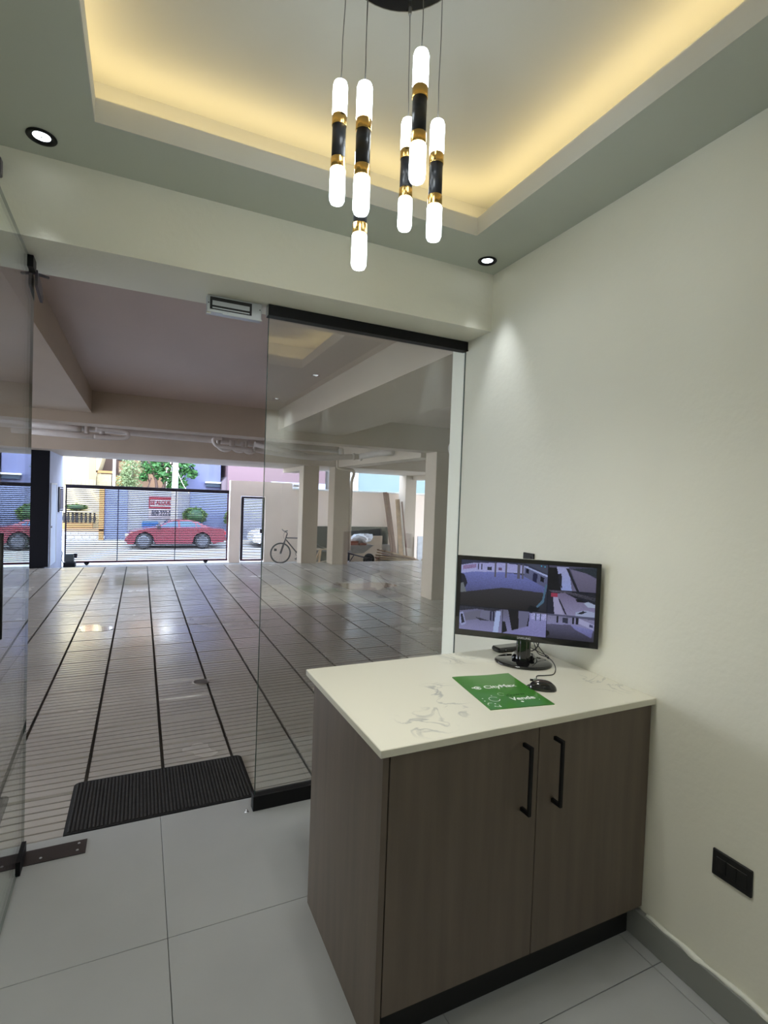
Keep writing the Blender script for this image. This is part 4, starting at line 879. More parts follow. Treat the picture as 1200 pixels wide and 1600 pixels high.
# ------------------------------------------------------------------ timber and rubble corner
def plank(name, a, b_, w_, th, material, lab=None, cat=None, group=None, parent=None, up=Vector((0, 0, 1))):
    a, b_ = Vector(a), Vector(b_); d_ = (b_-a); L_ = d_.length; d_.normalize()
    s_ = d_.cross(up); s_ = s_.normalized() if s_.length > 1e-3 else Vector((1, 0, 0)); u_ = s_.cross(d_)
    m_ = Matrix((d_, s_, u_)).transposed().to_4x4(); m_.translation = a
    mb = MB().rbox(0, L_, -w_/2, w_/2, -th/2, th/2, min(w_, th)*0.08, m_)
    return setp(build(mb, name, material, parent), lab, cat, group)
gnd = -0.27
setp(build(MB().rbox(4.32, 6.5, 13.52, 13.56, gnd, 0.69, 0.004), 'dark_board', M['board']), 'long black board leaning on the cream wall behind the rubble', 'board')
setp(build(MB().rbox(6.00, 6.48, 13.30, 13.36, gnd, 0.20, 0.006), 'metal_sheet', M['galv']), 'stained grey sheet standing before the black board', 'sheet')
setp(build(MB().rbox(5.20, 6.15, 13.15, 13.2, gnd, 0.46, 0.004).rbox(5.20, 6.12, 13.11, 13.15, 0.39, 0.45, 0.003), 'plywood_sheet', M['ply']), 'pale plywood sheet propped up behind the wheelbarrow', 'plywood')
wb = root('wheelbarrow', (5.1, 12.4, gnd), 'wheelbarrow with a dented grey tray beside the pipe column', 'wheelbarrow')
mb = MB().add([(4.75, 12.15, 0.30), (5.45, 12.15, 0.30), (5.45, 12.75, 0.30), (4.75, 12.75, 0.30), (4.90, 12.28, 0.08), (5.22, 12.28, 0.08), (5.22, 12.62, 0.08), (4.90, 12.62, 0.08),
               (4.77, 12.17, 0.29), (5.42, 12.17, 0.29), (5.42, 12.73, 0.29), (4.77, 12.73, 0.29)], [(0, 4, 5, 1), (1, 5, 6, 2), (2, 6, 7, 3), (3, 7, 4, 0), (4, 7, 6, 5), (0, 1, 9, 8), (1, 2, 10, 9), (2, 3, 11, 10), (3, 0, 8, 11)])
build(mb, 'tray', M['galv'], wb)
mb = MB()
for y in (12.25, 12.65): mb.tube([(4.45, y, 0.16), (4.9, y, 0.06), (5.45, 12.45+(y-12.45)*0.3, -0.08)], 0.018, 8).tube([(4.80, y, 0.07), (4.75, y, gnd+0.02), (4.95, y, 0.05)], 0.014, 8)
build(mb, 'frame', M['gate'], wb)
mb = torus(MB(), (5.45, 12.45, -0.11), 0.125, 0.04, 28, 8); wh = build(mb, 'wheel', M['tyre'], wb)
build(MB().lathe([(0.09, -0.02), (0.05, -0.03), (0.05, 0.03), (0.09, 0.02)], n=16, m=Matrix.Translation((5.45, 12.45, -0.11)) @ Matrix.Rotation(PI/2, 4, 'X')), 'hub', M['rim'], wh)
# bricks in the barrow
bm_ = MB().rbox(0, 0.2, 0, 0.1, 0, 0.055, 0.004).mesh('brick', M['brick'])
for k, (x, y, z, lab) in enumerate(((4.86, 12.24, 0.30, 'red brick lying low at the front left of the wheelbarrow tray'), (4.86, 12.36, 0.30, 'red brick lying low at the rear left of the wheelbarrow tray'), (4.87, 12.28, 0.357, 'red brick on top of the others in the wheelbarrow'), (5.08, 12.24, 0.30, 'red brick at the front of the tray under the bag'), (5.08, 12.36, 0.30, 'red brick at the rear of the tray under the bag'))):
    ob = bpy.data.objects.new('brick', bm_); COL.objects.link(ob); ob.location = (x, y, z-0.02); setp(ob, lab, 'brick', 'bricks in the wheelbarrow')
# crumpled bag
vs = []; fs = []; rr_ = random.Random(5); nb, mbk = 22, 12
for j in range(mbk+1):
    for i in range(nb):
        a = 2*PI*i/nb; ph = PI*j/mbk; rj = 1+0.22*rr_.uniform(-1, 1)
        vs.append((5.22+0.28*rj*math.sin(ph)*math.cos(a), 12.42+0.18*rj*math.sin(ph)*math.sin(a), 0.46-0.10*rj*math.cos(ph)+0.05*math.cos(3*a)*math.sin(ph)))
for j in range(mbk):
    for i in range(nb): a, b_ = j*nb+i, j*nb+(i+1) % nb; fs.append((a, b_, b_+nb, a+nb))
pbag = setp(build(MB().add(vs, fs), 'plastic_bag', M['bag']), 'crumpled white plastic bag on top of the wheelbarrow', 'bag')
# leaning and lying timber
k = 0
for (xb, xt, zt_, mt, w_, lab) in ((6.215, 5.96, 1.68, 'redwood', 0.055, 'red-brown board leaning upright, leftmost of the three'), (6.275, 6.02, 1.685, 'redwood', 0.05, 'red-brown board leaning upright, middle of the three'), (6.33, 6.07, 1.66, 'redwood', 0.05, 'red-brown board leaning upright, rightmost of the three')):
    plank('timber_board', (xb, 12.55, gnd+0.01), (xt, 12.75, zt_), w_, 0.03, M[mt], lab, 'board', 'red-brown boards leaning by the column', up=Vector((0, 1, 0)))
plank('timber_board', (6.62, 12.85, gnd+0.01), (6.50, 13.0, 1.50), 0.13, 0.03, M['timber'], 'wide light tan board leaning behind the red-brown boards', 'board', up=Vector((0, 1, 0)))
plank('timber_board', (6.78, 12.80, gnd+0.01), (6.60, 12.92, 1.44), 0.035, 0.03, M['redwood'], 'thin dark lath leaning against the column', 'board', up=Vector((0, 1, 0)))
rr_ = random.Random(11)
NTH = ['bottom', 'second', 'third', 'fourth', 'fifth', 'sixth', 'top']
for i in range(21):
    ly_, k3 = i // 3, i % 3
    x0 = 5.46+rr_.uniform(0, 0.12)+0.03*ly_; x1 = 6.95-0.06*ly_+rr_.uniform(-0.12, 0.05); y = 12.15+0.125*k3
    plank('timber_board', (x0, y, gnd+0.025+0.066*ly_), (x1, y, gnd+0.025+0.032*ly_), 0.10, 0.026, M['timber'] if (i*7) % 5 else M['redwood'],
          ('front', 'middle', 'rear')[k3]+' sawn plank in the '+NTH[ly_]+' layer of the timber pile', 'plank', 'planks in the timber pile')
setp(build(MB().rbox(7.12, 7.32, 12.86, 12.90, gnd, 0.47, 0.004), 'white_board', M['whiteboard']), 'chipped white panel standing against the far column', 'panel')
setp(build(MB().rbox(7.34, 7.56, 12.88, 12.92, gnd, 0.47, 0.004), 'maroon_board', M['darkred']), 'dark maroon panel beside the white panel', 'panel')
for (x, lab) in ((6.90, 'cut timber log end in front of the white panel'), (7.18, 'cut timber log end at the far right of the pile')):
    setp(build(MB().tube([(x, 12.4, gnd+0.07), (x+0.08, 12.75, gnd+0.07)], 0.065, 12), 'log', M['timber']), lab, 'log')
# sawhorse between the two columns
sh = root('sawhorse', (4.1, 12.5, gnd), 'pale wooden sawhorse with dark tools between two columns', 'sawhorse')
for i, (a, b_) in enumerate((((4.02, 12.3, gnd), (4.12, 12.45, 0.16)), ((4.62, 12.3, gnd), (4.52, 12.45, 0.16)), ((4.02, 12.7, gnd), (4.12, 12.5, 0.16)), ((4.62, 12.7, gnd), (4.52, 12.5, 0.16)))):
    plank('leg', a, b_, 0.05, 0.03, M['timber'], parent=sh)
plank('crossbar', (3.92, 12.48, 0.17), (4.72, 12.48, 0.18), 0.07, 0.04, M['ply'], parent=sh); plank('brace', (3.95, 12.38, -0.16), (4.7, 12.36, -0.04), 0.05, 0.02, M['ply'], parent=sh)
setp(build(MB().rbox(4.15, 4.65, 12.8, 13.1, gnd, 0.10, 0.02), 'tool_crate', M['board']), 'black crate on the ground behind the sawhorse', 'crate')
setp(build(MB().tube([(3.98, 12.4, 0.30), (4.12, 12.42, 0.22), (4.2, 12.45, 0.21)], 0.025, 8), 'hand_tool', M['matte']), 'black hand tool lying on the sawhorse', 'tool')

# carpark floor details
mb = MB(); n = 30
def blob(name, cx_, cy_, rx, ry, lab, seed):
    rq = random.Random(seed); ph = [rq.uniform(0, 6) for _ in range(4)]
    vs = [(cx_, cy_, ZP+0.0025)]
    for k in range(36):
        a = 2*PI*k/36; rr = 1+0.22*math.sin(2*a+ph[0])+0.14*math.sin(3*a+ph[1])+0.08*math.sin(5*a+ph[2]); vs.append((cx_+rx*rr*math.cos(a), cy_+ry*rr*math.sin(a), ZP+0.0025))
    return setp(build(MB().add(vs, [(0, 1+k, 1+(k+1) % 36) for k in range(36)], True), name, M['puddle']), lab, 'puddle')
blob('puddle', 3.55, 8.15, 0.42, 0.42, 'thin water puddle on the carpark floor before the pipe column', 4)
blob('puddle', -0.42, 6.35, 0.15, 0.16, 'small water puddle on the tiles towards the street gate', 9)
q_ = root('floor_drain', (0.465, 4.31, ZP), 'small round floor drain set in the carpark tiles', 'drain')
build(MB().lathe([(0.062, 0.0), (0.066, 0.004), (0.058, 0.007), (0.052, 0.004)], (0.465, 4.31, ZP-0.001), 28), 'ring', M['galv'], q_)
mb = MB()
for k in range(-3, 4): hw = math.sqrt(0.055**2-(k*0.014)**2); mb.box(0.465-hw, 0.465+hw, 4.31+k*0.014-0.004, 4.31+k*0.014+0.004, ZP, ZP+0.003)
build(mb, 'grate_bar', M['galv'], q_)

# doormat on the carpark side of the step
dm = root('doormat', (0.14, 2.78, ZP), 'black ribbed doormat lying on the cement tiles outside the step', 'doormat')
X0, X1, Y0, Y1 = -0.275, 0.552, 2.566, 3.01
mb = MB(); rc = 0.03; pts = []
for (cx_, cy_, a0) in ((X1-rc, Y1-rc, 0), (X0+rc, Y1-rc, PI/2), (X0+0.005, Y0+0.005, PI), (X1-0.005, Y0+0.005, 1.5*PI)):
    r0 = rc if cy_ > 2.8 else 0.005
    for k in range(5): a = a0+PI/2*k/4; pts.append((cx_+r0*math.cos(a), cy_+r0*math.sin(a)))
n = len(pts); vs = [(x, y, ZP) for x, y in pts]+[(x, y, ZP+0.007) for x, y in pts]
mb.add(vs, [tuple(range(n))[::-1], tuple(range(n, 2*n))]+[(i, (i+1) % n, (i+1) % n+n, i+n) for i in range(n)]); build(mb, 'backing', M['mat'], dm)
rbm = MB().rbox(-0.0045, 0.0045, Y0+0.012, Y1-0.012, ZP+0.006, ZP+0.0105, 0.0015).mesh('pile_rib', M['matrib'], (0, dm.location.y, dm.location.z))
nr = 50
for k in range(nr):
    x = X0+0.018+(X1-X0-0.036)*k/(nr-1); ob = bpy.data.objects.new('pile_rib', rbm); COL.objects.link(ob); ob.parent = dm; ob.location = (x-dm.location.x, 0, 0)

# ================================================================== ACROSS THE STREET
def wheel_parts(parent, x, y, z, R_):
    s_ = torus(MB(), (x, y, z), R_-0.07, 0.07, 32, 8); wh = build(s_, 'wheel', M['tyre'], parent)
    Mx = Matrix.Translation((x, y, z)) @ Matrix.Rotation(PI/2, 4, 'X')
    mb = MB().lathe([(R_-0.10, -0.06), (R_-0.10, 0.06), (R_-0.14, 0.07), (0.07, 0.035), (0.0, 0.05)], n=24, m=Mx)
    rm_ = build(mb, 'rim', M['rim'], wh)
def car(name, X0, Y0, Zg, L_, lab, flip=False):
    """four-door saloon seen side-on, nose at X0"""
    t_ = root(name, (X0+L_/2, Y0+0.85, Zg), lab, 'car'); k = L_/3.87
    Wd = 1.62
    def arch(cx_, r_, n=12): return [(cx_-r_*math.cos(PI*i/n), 0.33+r_*math.sin(PI*i/n)) for i in range(n+1)]
    low = [(0.02, 0.34), (0.05, 0.22), (0.22, 0.19)]+arch(0.66, 0.37)+[(1.1, 0.19), (2.5, 0.19)]+arch(2.93, 0.37)+[(3.4, 0.22), (3.80, 0.28), (3.87, 0.42)]
    up = [(3.88, 0.60), (3.86, 0.76), (3.80, 0.82), (3.20, 0.90), (2.3, 0.885), (1.15, 0.875), (0.75, 0.83), (0.30, 0.73), (0.08, 0.64), (0.0, 0.52), (0.0, 0.42)]
    P_ = [(X0+x*k, Zg+z*k) for x, z in (low+up)]
    # rounded flanks: three outlines across the width
    cxm = X0+1.95*k; n = len(P_)
    rows = []
    for yy, sh in ((0.0, 0.965), (0.05, 0.99), (0.14, 1.0), (Wd-0.14, 1.0), (Wd-0.05, 0.99), (Wd, 0.965)):
        rows.append([(cxm+(x-cxm)*sh, Y0+yy, Zg+0.55+(z-Zg-0.55)*(sh if z > Zg+0.4 else 1)) for x, z in P_])
    vs = [v for row in rows for v in row]; fs = [tuple(range(n)), tuple(range(6*n-1, 5*n-1, -1))]
    for r_ in range(5):
        for i in range(n): fs.append((r_*n+(i+1) % n, r_*n+i, (r_+1)*n+i, (r_+1)*n+(i+1) % n))
    body = build(MB().add(vs, fs), 'body', M['carred'], t_)
    # cabin: glasshouse with roof
    cab_low = [(1.08, 0.87), (3.22, 0.89)]; cab_top = [(1.62, 1.14), (1.85, 1.185), (2.35, 1.19), (2.70, 1.13)]
    def loop(yy, inset):
        return [(X0+x*k, yy, Zg+z*k) for x, z in [(1.08, 0.86), (3.25, 0.88)]]+[(X0+x*k, yy+inset, Zg+z*k) for x, z in reversed(cab_top)]
    a_, b_ = loop(Y0+0.08, 0.14), loop(Y0+Wd-0.08, -0.14); n2_ = len(a_)
    build(MB().add(a_+b_, [tuple(range(n2_)), tuple(range(2*n2_-1, n2_-1, -1))]+[((i+1) % n2_, i, i+n2_, (i+1) % n2_+n2_) for i in range(n2_)]), 'cabin', M['carred'], t_)
    def sidewin(pts, sgn):
        out_ = []
        for x, z in pts:
            fr = (z-0.87)/0.30*0.14; y = (Y0+0.08+fr-0.006) if sgn < 0 else (Y0+Wd-0.08-fr+0.006); out_.append((X0+x*k, y, Zg+z*k))
        return out_
    for pts in ([(1.24, 0.89), (1.95, 0.90), (1.93, 1.135), (1.62, 1.095)], [(2.04, 0.90), (2.66, 0.905), (2.60, 1.10), (2.36, 1.145), (2.02, 1.145)], [(2.70, 0.905), (2.90, 0.91), (2.66, 1.08)]):
        for sg in (-1, 1):
            o_ = sidewin(pts, sg); i_ = [(x, y+0.02*(-sg), z) for x, y, z in o_]; nn_ = len(o_)
            build(MB().add(o_+i_, [tuple(range(nn_)), tuple(range(2*nn_-1, nn_-1, -1))]+[((i+1) % nn_, i, i+nn_, (i+1) % nn_+nn_) for i in range(nn_)]), 'window', M['carglass'], t_)
    for (xa, za, xb, zb_) in ((1.14, 0.895, 1.58, 1.12), (2.76, 1.115, 3.16, 0.905)):
        y0_, y1_ = Y0+0.18, Y0+Wd-0.18; yt0, yt1 = Y0+0.24, Y0+Wd-0.24
        o1 = 0.012
        if xa < 2: q4 = [(X0+xa*k-o1, y0_, Zg+za*k+o1), (X0+xb*k-o1, yt0, Zg+zb_*k+o1), (X0+xb*k-o1, yt1, Zg+zb_*k+o1), (X0+xa*k-o1, y1_, Zg+za*k+o1)]
        else: q4 = [(X0+xa*k+o1, yt0, Zg+za*k+o1), (X0+xb*k+o1, y0_, Zg+zb_*k+o1), (X0+xb*k+o1, y1_, Zg+zb_*k+o1), (X0+xa*k+o1, yt1, Zg+za*k+o1)]
        i4 = [(x, y, z-0.03) for x, y, z in q4]
        build(MB().add(q4+i4, [(0, 1, 2, 3), (7, 6, 5, 4)]+[((i+1) % 4, i, i+4, (i+1) % 4+4) for i in range(4)]), 'windscreen' if xa < 2 else 'rear_window', M['carglass'], t_)
    for x in (0.66, 2.93):
        for y in (Y0+0.10, Y0+Wd-0.10): wheel_parts(t_, X0+x*k, y, Zg+0.325*k, 0.325*k)
    mb = MB()
    for x in (0.66, 2.93): mb.box(X0+(x-0.36)*k, X0+(x+0.36)*k, Y0+0.2, Y0+Wd-0.2, Zg+0.2, Zg+0.65)
    build(mb, 'wheel_well', M['cartrim'], t_)
    build(MB().rbox(X0+1.05*k, X0+2.52*k, Y0-0.005, Y0+0.03, Zg+0.17, Zg+0.23, 0.005), 'sill_trim', M['cartrim'], t_)
    build(MB().rbox(X0+1.05*k, X0+3.85*k, Y0+0.004, Y0+0.025, Zg+0.50, Zg+0.53, 0.004), 'side_moulding', M['cartrim'], t_)
    mb = MB()
    for x in (1.12, 2.0, 2.75): mb.box(X0+x*k, X0+(x+0.008)*k, Y0-0.002, Y0+0.02, Zg+0.25, Zg+0.86)
    build(mb, 'door_gap', M['cartrim'], t_)
    build(MB().rbox(X0+1.14*k, X0+1.30*k, Y0-0.14, Y0-0.01, Zg+0.84, Zg+0.96, 0.02), 'mirror', M['cartrim'], t_)
    build(MB().rbox(X0-0.005, X0+0.22*k, Y0+0.02, Y0+0.30, Zg+0.53, Zg+0.62, 0.01), 'headlamp', M['lamp_clear'], t_)
    build(MB().rbox(X0+3.70*k, X0+3.86*k, Y0+0.01, Y0+0.30, Zg+0.60, Zg+0.74, 0.01), 'tail_lamp', M['lamp_red'], t_)
    build(MB().rbox(X0-0.03, X0+0.14*k, Y0+0.05, Y0+Wd-0.05, Zg+0.30, Zg+0.44, 0.02), 'bumper', M['carred'], t_)
    build(MB().rbox(X0+3.72*k, X0+3.90*k, Y0+0.05, Y0+Wd-0.05, Zg+0.34, Zg+0.50, 0.02), 'bumper', M['carred'], t_)
    return t_
ZS = -0.88
car('car', -0.53, 23.0, ZS, 3.87, 'faded red four-door saloon parked across the street behind the gate')
# second, white car half hidden by the pedestrian door frame
car2 = car('car', 4.55, 23.1, ZS, 3.9, 'white saloon parked behind the slatted pedestrian door')
M['carwhite'] = mat('white car paint', (0.75, 0.75, 0.78), 0.25, coat=0.7)
for c in car2.children:
    if c.data and c.data.materials[0] == M['carred']: c.data.materials[0] = M['carwhite']
setp(build(MB().rbox(0.05, 0.75, 25.2, 25.7, -0.76, 0.10, 0.04), 'street_bin', M['bluebin']), 'blue plastic bin behind the nose of the red car', 'bin')

# boundary walls across the street
structure(MB().box(-1.45, 7.6, 26.05, 26.3, -0.95, 1.60), 'wall_opposite', M['palewall'], 'pale grey and blue boundary wall across the street')
structure(MB().box(-1.45, -0.55, 26.0, 26.05, -0.95, 1.60), 'wall_panel', M['bluewall'], 'light blue end of the boundary wall across the street')
structure(MB().box(2.1, 4.3, 26.0, 26.05, -0.95, 1.60), 'wall_panel', M['bluewall'], 'light blue stretch of boundary wall behind the round bush')
# orange garden wall with balusters and a blockwork base
ow = root('wall_balustrade', (-3.2, 25.9, -0.95), 'orange and white garden wall with dark balusters across the street', 'wall', kind='structure')
build(MB().box(-6, -1.46, 25.95, 26.15, -0.95, -0.36), 'base_wall', M['concrete'], ow)
build(MB().rbox(-6, -1.46, 25.9, 26.2, -0.36, -0.26, 0.01), 'band', M['peach'], ow); build(MB().rbox(-6, -1.9, 25.95, 26.15, -0.26, -0.02, 0.01), 'plinth', M['orange'], ow)
build(MB().box(-6, -1.46, 26.3, 26.4, -0.95, 1.60), 'garden_wall', M['yellow'], ow)
build(MB().rbox(-1.66, -1.46, 25.9, 26.2, -0.95, 1.60, 0.01), 'gate_post', M['orange'], ow); build(MB().rbox(-6, -1.9, 25.95, 26.15, 0.42, 0.48, 0.01), 'handrail', M['yellow'], ow)
blm = MB().lathe([(0.045, 0), (0.03, 0.05), (0.055, 0.16), (0.055, 0.22), (0.03, 0.36), (0.045, 0.44)], n=10).mesh('baluster', M['dark'])
for k in range(22):
    ob = bpy.data.objects.new('baluster', blm); COL.objects.link(ob); ob.parent = ow; ob.location = Vector((-5.3+0.165*k, 26.05, -0.02))-ow.location
blk = MB().rbox(0, 0.26, -0.03, 0, 0, 0.14, 0.01).mesh('block', M['coping'])
for r_ in range(3):
    for k in range(14):
        ob = bpy.data.objects.new('block', blk); COL.objects.link(ob); ob.parent = ow; ob.location = Vector((-5.6+0.29*k+(0.14 if r_ % 2 else 0), 25.955, -0.88+0.165*r_))-ow.location

# sign on the opposite wall
sg_ = root('wall_sign', (0.9, 26.0, 0.3), 'white wall sign with red framed word over a black phone number', 'sign')
sx0_, sx1_ = 0.33, 1.50
build(MB().box(sx0_, sx1_, 26.02, 26.05, 0.22, 1.22), 'board', M['signw'], sg_)
mb = MB().box(sx0_, sx1_, 26.005, 26.02, 1.10, 1.22).box(sx0_, sx1_, 26.005, 26.02, 0.70, 0.78).box(sx0_, sx0_+0.05, 26.005, 26.02, 0.78, 1.10).box(sx1_-0.06, sx1_, 26.005, 26.02, 0.78, 1.10)
build(mb, 'red_frame', M['sign'], sg_)
def wall_text(body, size, m_, nm, x, z, sxs=1.0):
    mt = Matrix.Translation(Vector((x, 26.01, z))-sg_.location) @ Matrix.Rotation(PI/2, 4, 'X') @ Matrix.Diagonal((sxs, 1, 1, 1))
    return text_mesh(body, size, m_, nm, sg_, mt, 0.004, bold=0.008)
wall_text('SE ALQUILA', 0.26, M['sign'], 'word_lettering', 0.90, 0.94, 0.72)
wall_text('809.222.02', 0.34, M['ink'], 'number_lettering', 0.91, 0.45, 0.62)

# blue and pink buildings on the right, yellow house on the left
bb_ = root('building', (3.0, 29, -0.95), 'light blue rendered building behind the utility pole', 'building')
build(MB().box(1.95, 3.71, 28.0, 36, -0.95, 7.0), 'wall', M['blue'], bb_); build(MB().box(3.0, 3.68, 27.8, 28.0, 1.80, 1.98), 'window', M['winglass'], bb_); build(MB().rbox(2.95, 3.70, 27.7, 28.0, 1.98, 2.05, 0.01), 'sill', M['coping'], bb_)
pb = root('building', (7.0, 29, -0.95), 'pink rendered building above the cream boundary wall', 'building')
build(MB().box(3.98, 9.2, 27.4, 36, -0.95, 7.0), 'wall', M['pink'], pb)
build(MB().prism([(3.72, -0.95), (3.98, -0.95), (3.98, 2.35), (3.72, 2.05)], 27.5, 36), 'side_wing', M['pinkgrey'], pb)
build(MB().box(6.2, 9.2, 27.34, 27.4, 1.6, 2.2), 'grey_band', M['bluegrey'], pb)
cb = root('building', (13.0, 24, -0.95), 'pale cyan building with white edge behind the lower wall', 'building')
build(MB().box(9.9, 22, 24.5, 34, -0.95, 7.0), 'wall', M['cyan'], cb); build(MB().box(9.6, 9.9, 24.3, 34, -0.95, 7.0), 'corner_pilaster', M['coping'], cb)
build(MB().box(13.0, 14.0, 24.44, 24.5, 1.2, 1.3), 'ledge', M['coping'], cb)
yh = root('building', (-3.0, 29, -0.95), 'pale yellow and peach house with a stone string course', 'building')
mb = MB(); zz = [-0.95, 1.9, 2.2, 2.6, 3.0, 6.5]; xr = [-1.95, -1.95, -1.92, -1.80, -1.70, -1.70]
for i in range(len(zz)-1):
    mb.add([(-9, 28, zz[i]), (xr[i], 28, zz[i]), (xr[i+1], 28, zz[i+1]), (-9, 28, zz[i+1]), (-9, 34, zz[i]), (xr[i], 34, zz[i]), (xr[i+1], 34, zz[i+1]), (-9, 34, zz[i+1])], [(0, 1, 2, 3), (1, 5, 6, 2), (4, 0, 3, 7), (5, 4, 7, 6)])
build(mb, 'wall', M['yellow'], yh)
build(MB().box(-2.25, -1.96, 27.9, 28.0, 1.90, 6.5), 'peach_pier', M['peach'], yh)
rr_ = random.Random(21); x = -4.4
while x < -1.95:
    w_ = rr_.uniform(0.14, 0.26); build(MB().rbox(x, min(x+w_, -1.94), 27.86, 28.0, 1.62, 1.90, 0.006), 'stone', M['stone'], yh); x += w_+0.004
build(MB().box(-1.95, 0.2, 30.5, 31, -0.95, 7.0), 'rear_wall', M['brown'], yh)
build(MB().box(-1.95, -1.25, 28.0, 28.3, 2.25, 2.36), 'balcony_slab', M['orange'], yh)
build(MB().box(-1.92, -1.3, 28.05, 28.2, -0.95, 2.20), 'stone_screen', M['stone'], yh)
build(MB().box(-1.25, -1.13, 27.9, 28.1, -0.95, 7.0), 'white_post', M['coping'], yh)
build(MB().box(-1.13, -0.75, 28.0, 28.4, -0.95, 2.15), 'orange_pier', M['orange'], yh)
build(MB().box(-1.05, -0.45, 29.4, 29.6, 2.35, 2.95), 'dark_window', M['peach'], yh); build(MB().box(-1.1, -0.4, 29.3, 29.4, 2.95, 3.05), 'window_head', M['dark'], yh)
build(MB().box(-0.4, 1.2, 30.2, 30.5, -0.95, 7.0), 'rear_wall', M['peach'], yh); build(MB().box(-0.05, 0.15, 30.1, 30.2, 2.75, 3.1), 'small_window', M['dark'], yh)

# utility pole
up_ = root('utility_pole', (1.32, 25.2, -0.76), 'pale concrete utility pole rising above the gate', 'pole')
mb = MB().add([(1.20, 25.1, -0.76), (1.52, 25.1, -0.76), (1.52, 25.35, -0.76), (1.20, 25.35, -0.76), (1.34, 25.15, 7), (1.46, 25.15, 7), (1.46, 25.3, 7), (1.34, 25.3, 7)], [(0, 1, 5, 4), (1, 2, 6, 5), (2, 3, 7, 6), (3, 0, 4, 7), (4, 5, 6, 7), (3, 2, 1, 0)])
build(mb, 'shaft', M['pole'], up_); build(MB().box(1.31, 1.43, 25.09, 25.16, 1.3, 2.45), 'recess_panel', M['bluegrey'], up_)
build(MB().rbox(1.27, 1.52, 25.04, 25.12, 2.47, 2.56, 0.01), 'clamp_band', M['coping'], up_)
build(MB().tube(spline([(1.48, 25.1, 2.35), (1.60, 25.1, 2.05), (1.75, 25.1, 1.75), (2.0, 25.1, 1.4)]), 0.012, 6), 'guy_wire', M['coping'], up_)

# planting
def leaf_cloud(mb, c, rad, n, size, rnd, shell=0.55):
    for _ in range(n):
        while True:
            v = Vector((rnd.uniform(-1, 1), rnd.uniform(-1, 1), rnd.uniform(-1, 1)))
            if shell < v.length < 1: break
        pz = Vector((c[0]+v.x*rad[0], c[1]+v.y*rad[1], c[2]+v.z*rad[2]))
        a = Vector((rnd.uniform(-1, 1), rnd.uniform(-1, 1), rnd.uniform(-0.6, 0.6))).normalized(); b_ = a.orthogonal().normalized(); b_ = Matrix.Rotation(rnd.uniform(0, 6.28), 3, a) @ b_
        s_ = size*rnd.uniform(0.7, 1.3); nrm = a.cross(b_)*s_*0.12
        mb.add([pz-a*s_, pz-b_*s_*0.4+nrm, pz+a*s_, pz+b_*s_*0.4+nrm], [(0, 1, 2), (0, 2, 3)])
rnd = random.Random(33)
t_ = root('tree', (0.9, 27.0, -0.95), 'broad green tree with large leaves beside the utility pole', 'tree')
mb = MB().tube([(0.75, 27, -0.95), (0.72, 27, 1.3), (0.62, 27, 2.0), (0.2, 27, 3.2)], [0.10, 0.08, 0.06, 0.03], 8).tube([(0.98, 27, -0.95), (0.95, 27, 1.6), (1.1, 27, 2.3), (1.5, 27, 3.3)], [0.10, 0.08, 0.06, 0.03], 8).tube([(0.42, 27, 2.1), (0.25, 27, 1.5), (0.5, 27, 1.0)], 0.03, 6).tube([(-0.05, 27, 3.3), (0.15, 27, 2.4), (0.35, 27, 1.9)], 0.03, 6)
build(mb, 'trunk', M['bark'], t_)
mb = MB(); mb2 = MB()
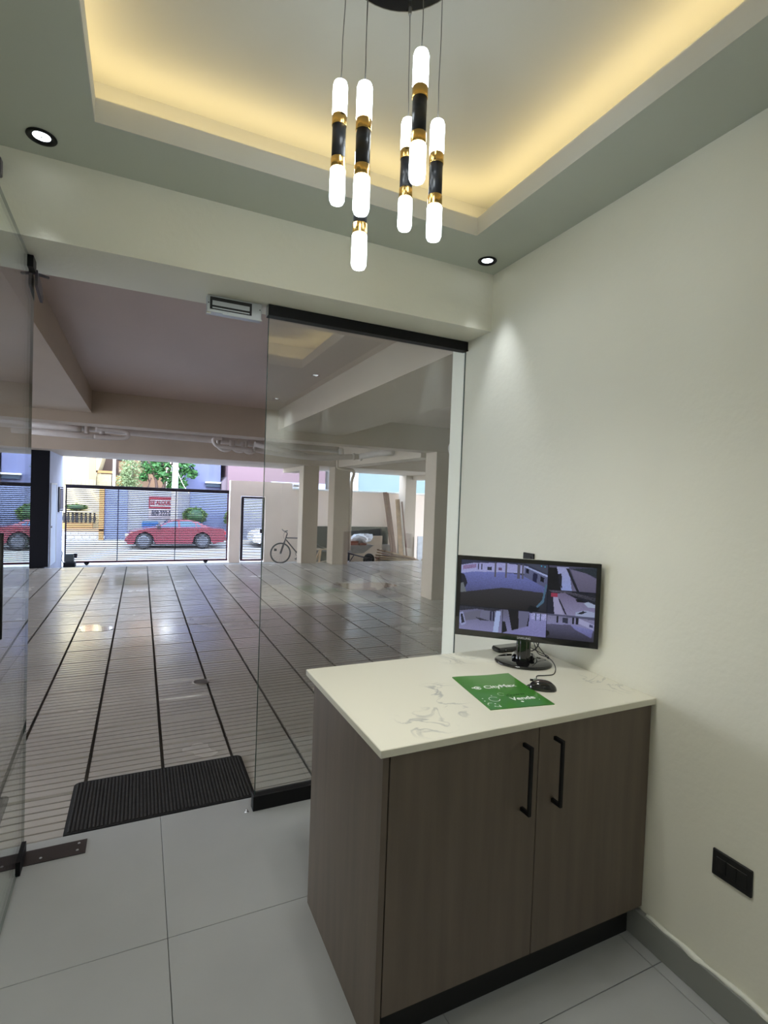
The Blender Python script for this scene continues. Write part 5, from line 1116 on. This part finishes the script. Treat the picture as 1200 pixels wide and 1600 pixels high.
for (x, z, r_) in ((0.3, 2.6, 0.35), (0.9, 2.9, 0.5), (1.5, 2.5, 0.45), (1.2, 2.1, 0.35), (1.75, 1.95, 0.3), (2.0, 2.75, 0.35), (0.55, 3.3, 0.5), (1.4, 3.4, 0.6), (0.1, 2.15, 0.2), (2.25, 2.4, 0.25), (1.35, 1.75, 0.28), (0.75, 2.35, 0.3)):
    leaf_cloud(mb, (x, 27.0, z), (r_, 0.4, r_), int(260*r_), 0.13, rnd, 0.2); leaf_cloud(mb2, (x, 27.15, z), (r_, 0.35, r_), int(170*r_), 0.13, rnd, 0.1)
setp(build(mb, 'leaves', M['leafg'], t_), kind='stuff'); setp(build(mb2, 'inner_leaves', M['leafd'], t_), kind='stuff')
t_ = root('tree', (-0.45, 26.8, -0.95), 'feathery pale green tree in front of the orange house', 'tree')
build(MB().tube([(-0.45, 26.9, -0.95), (-0.5, 26.9, 1.2), (-0.35, 26.9, 2.6)], [0.07, 0.05, 0.02], 8), 'trunk', M['bark'], t_)
mb = MB()
for k in range(13): leaf_cloud(mb, (-0.45+rnd.uniform(-0.42, 0.42), 26.9, 1.4+rnd.uniform(0, 1.5)), (0.28, 0.3, 0.38), 190, 0.055, rnd, 0.1)
setp(build(mb, 'leaves', M['leafp'], t_), kind='stuff')
def bush(name, c, rad, n, lab, m_='leafb', size=0.06):
    t_ = root(name, (c[0], c[1], c[2]-rad[2]), lab, 'bush')
    mb = MB().lathe([(0.0, -rad[2]*0.85), (rad[0]*0.6, -rad[2]*0.65), (rad[0]*0.82, 0), (rad[0]*0.6, rad[2]*0.6), (0, rad[2]*0.8)], c, 14); build(mb, 'core', M['leafd'], t_)
    mb = MB(); leaf_cloud(mb, c, rad, n, size, rnd, 0.75); setp(build(mb, 'leaves', M[m_], t_), kind='stuff')
    build(MB().tube([(c[0], c[1], -0.76), (c[0], c[1], c[2]-rad[2]*0.7)], 0.04, 8), 'stem', M['bark'], t_)
bush('clipped_bush', (2.27, 25.5, 0.40), (0.56, 0.4, 0.42), 900, 'round clipped bush above the roof of the red car')
bush('clipped_bush', (3.98, 25.5, 0.30), (0.40, 0.4, 0.45), 700, 'clipped bush partly hidden by the gate post')
bush('garden_shrub', (-2.55, 26.22, 0.66), (0.45, 0.05, 0.12), 500, 'leafy shrub behind the balusters of the orange wall')
for o_ in COL.objects:
    if o_.name.startswith('garden_shrub'): o_.location.z = o_.location.z
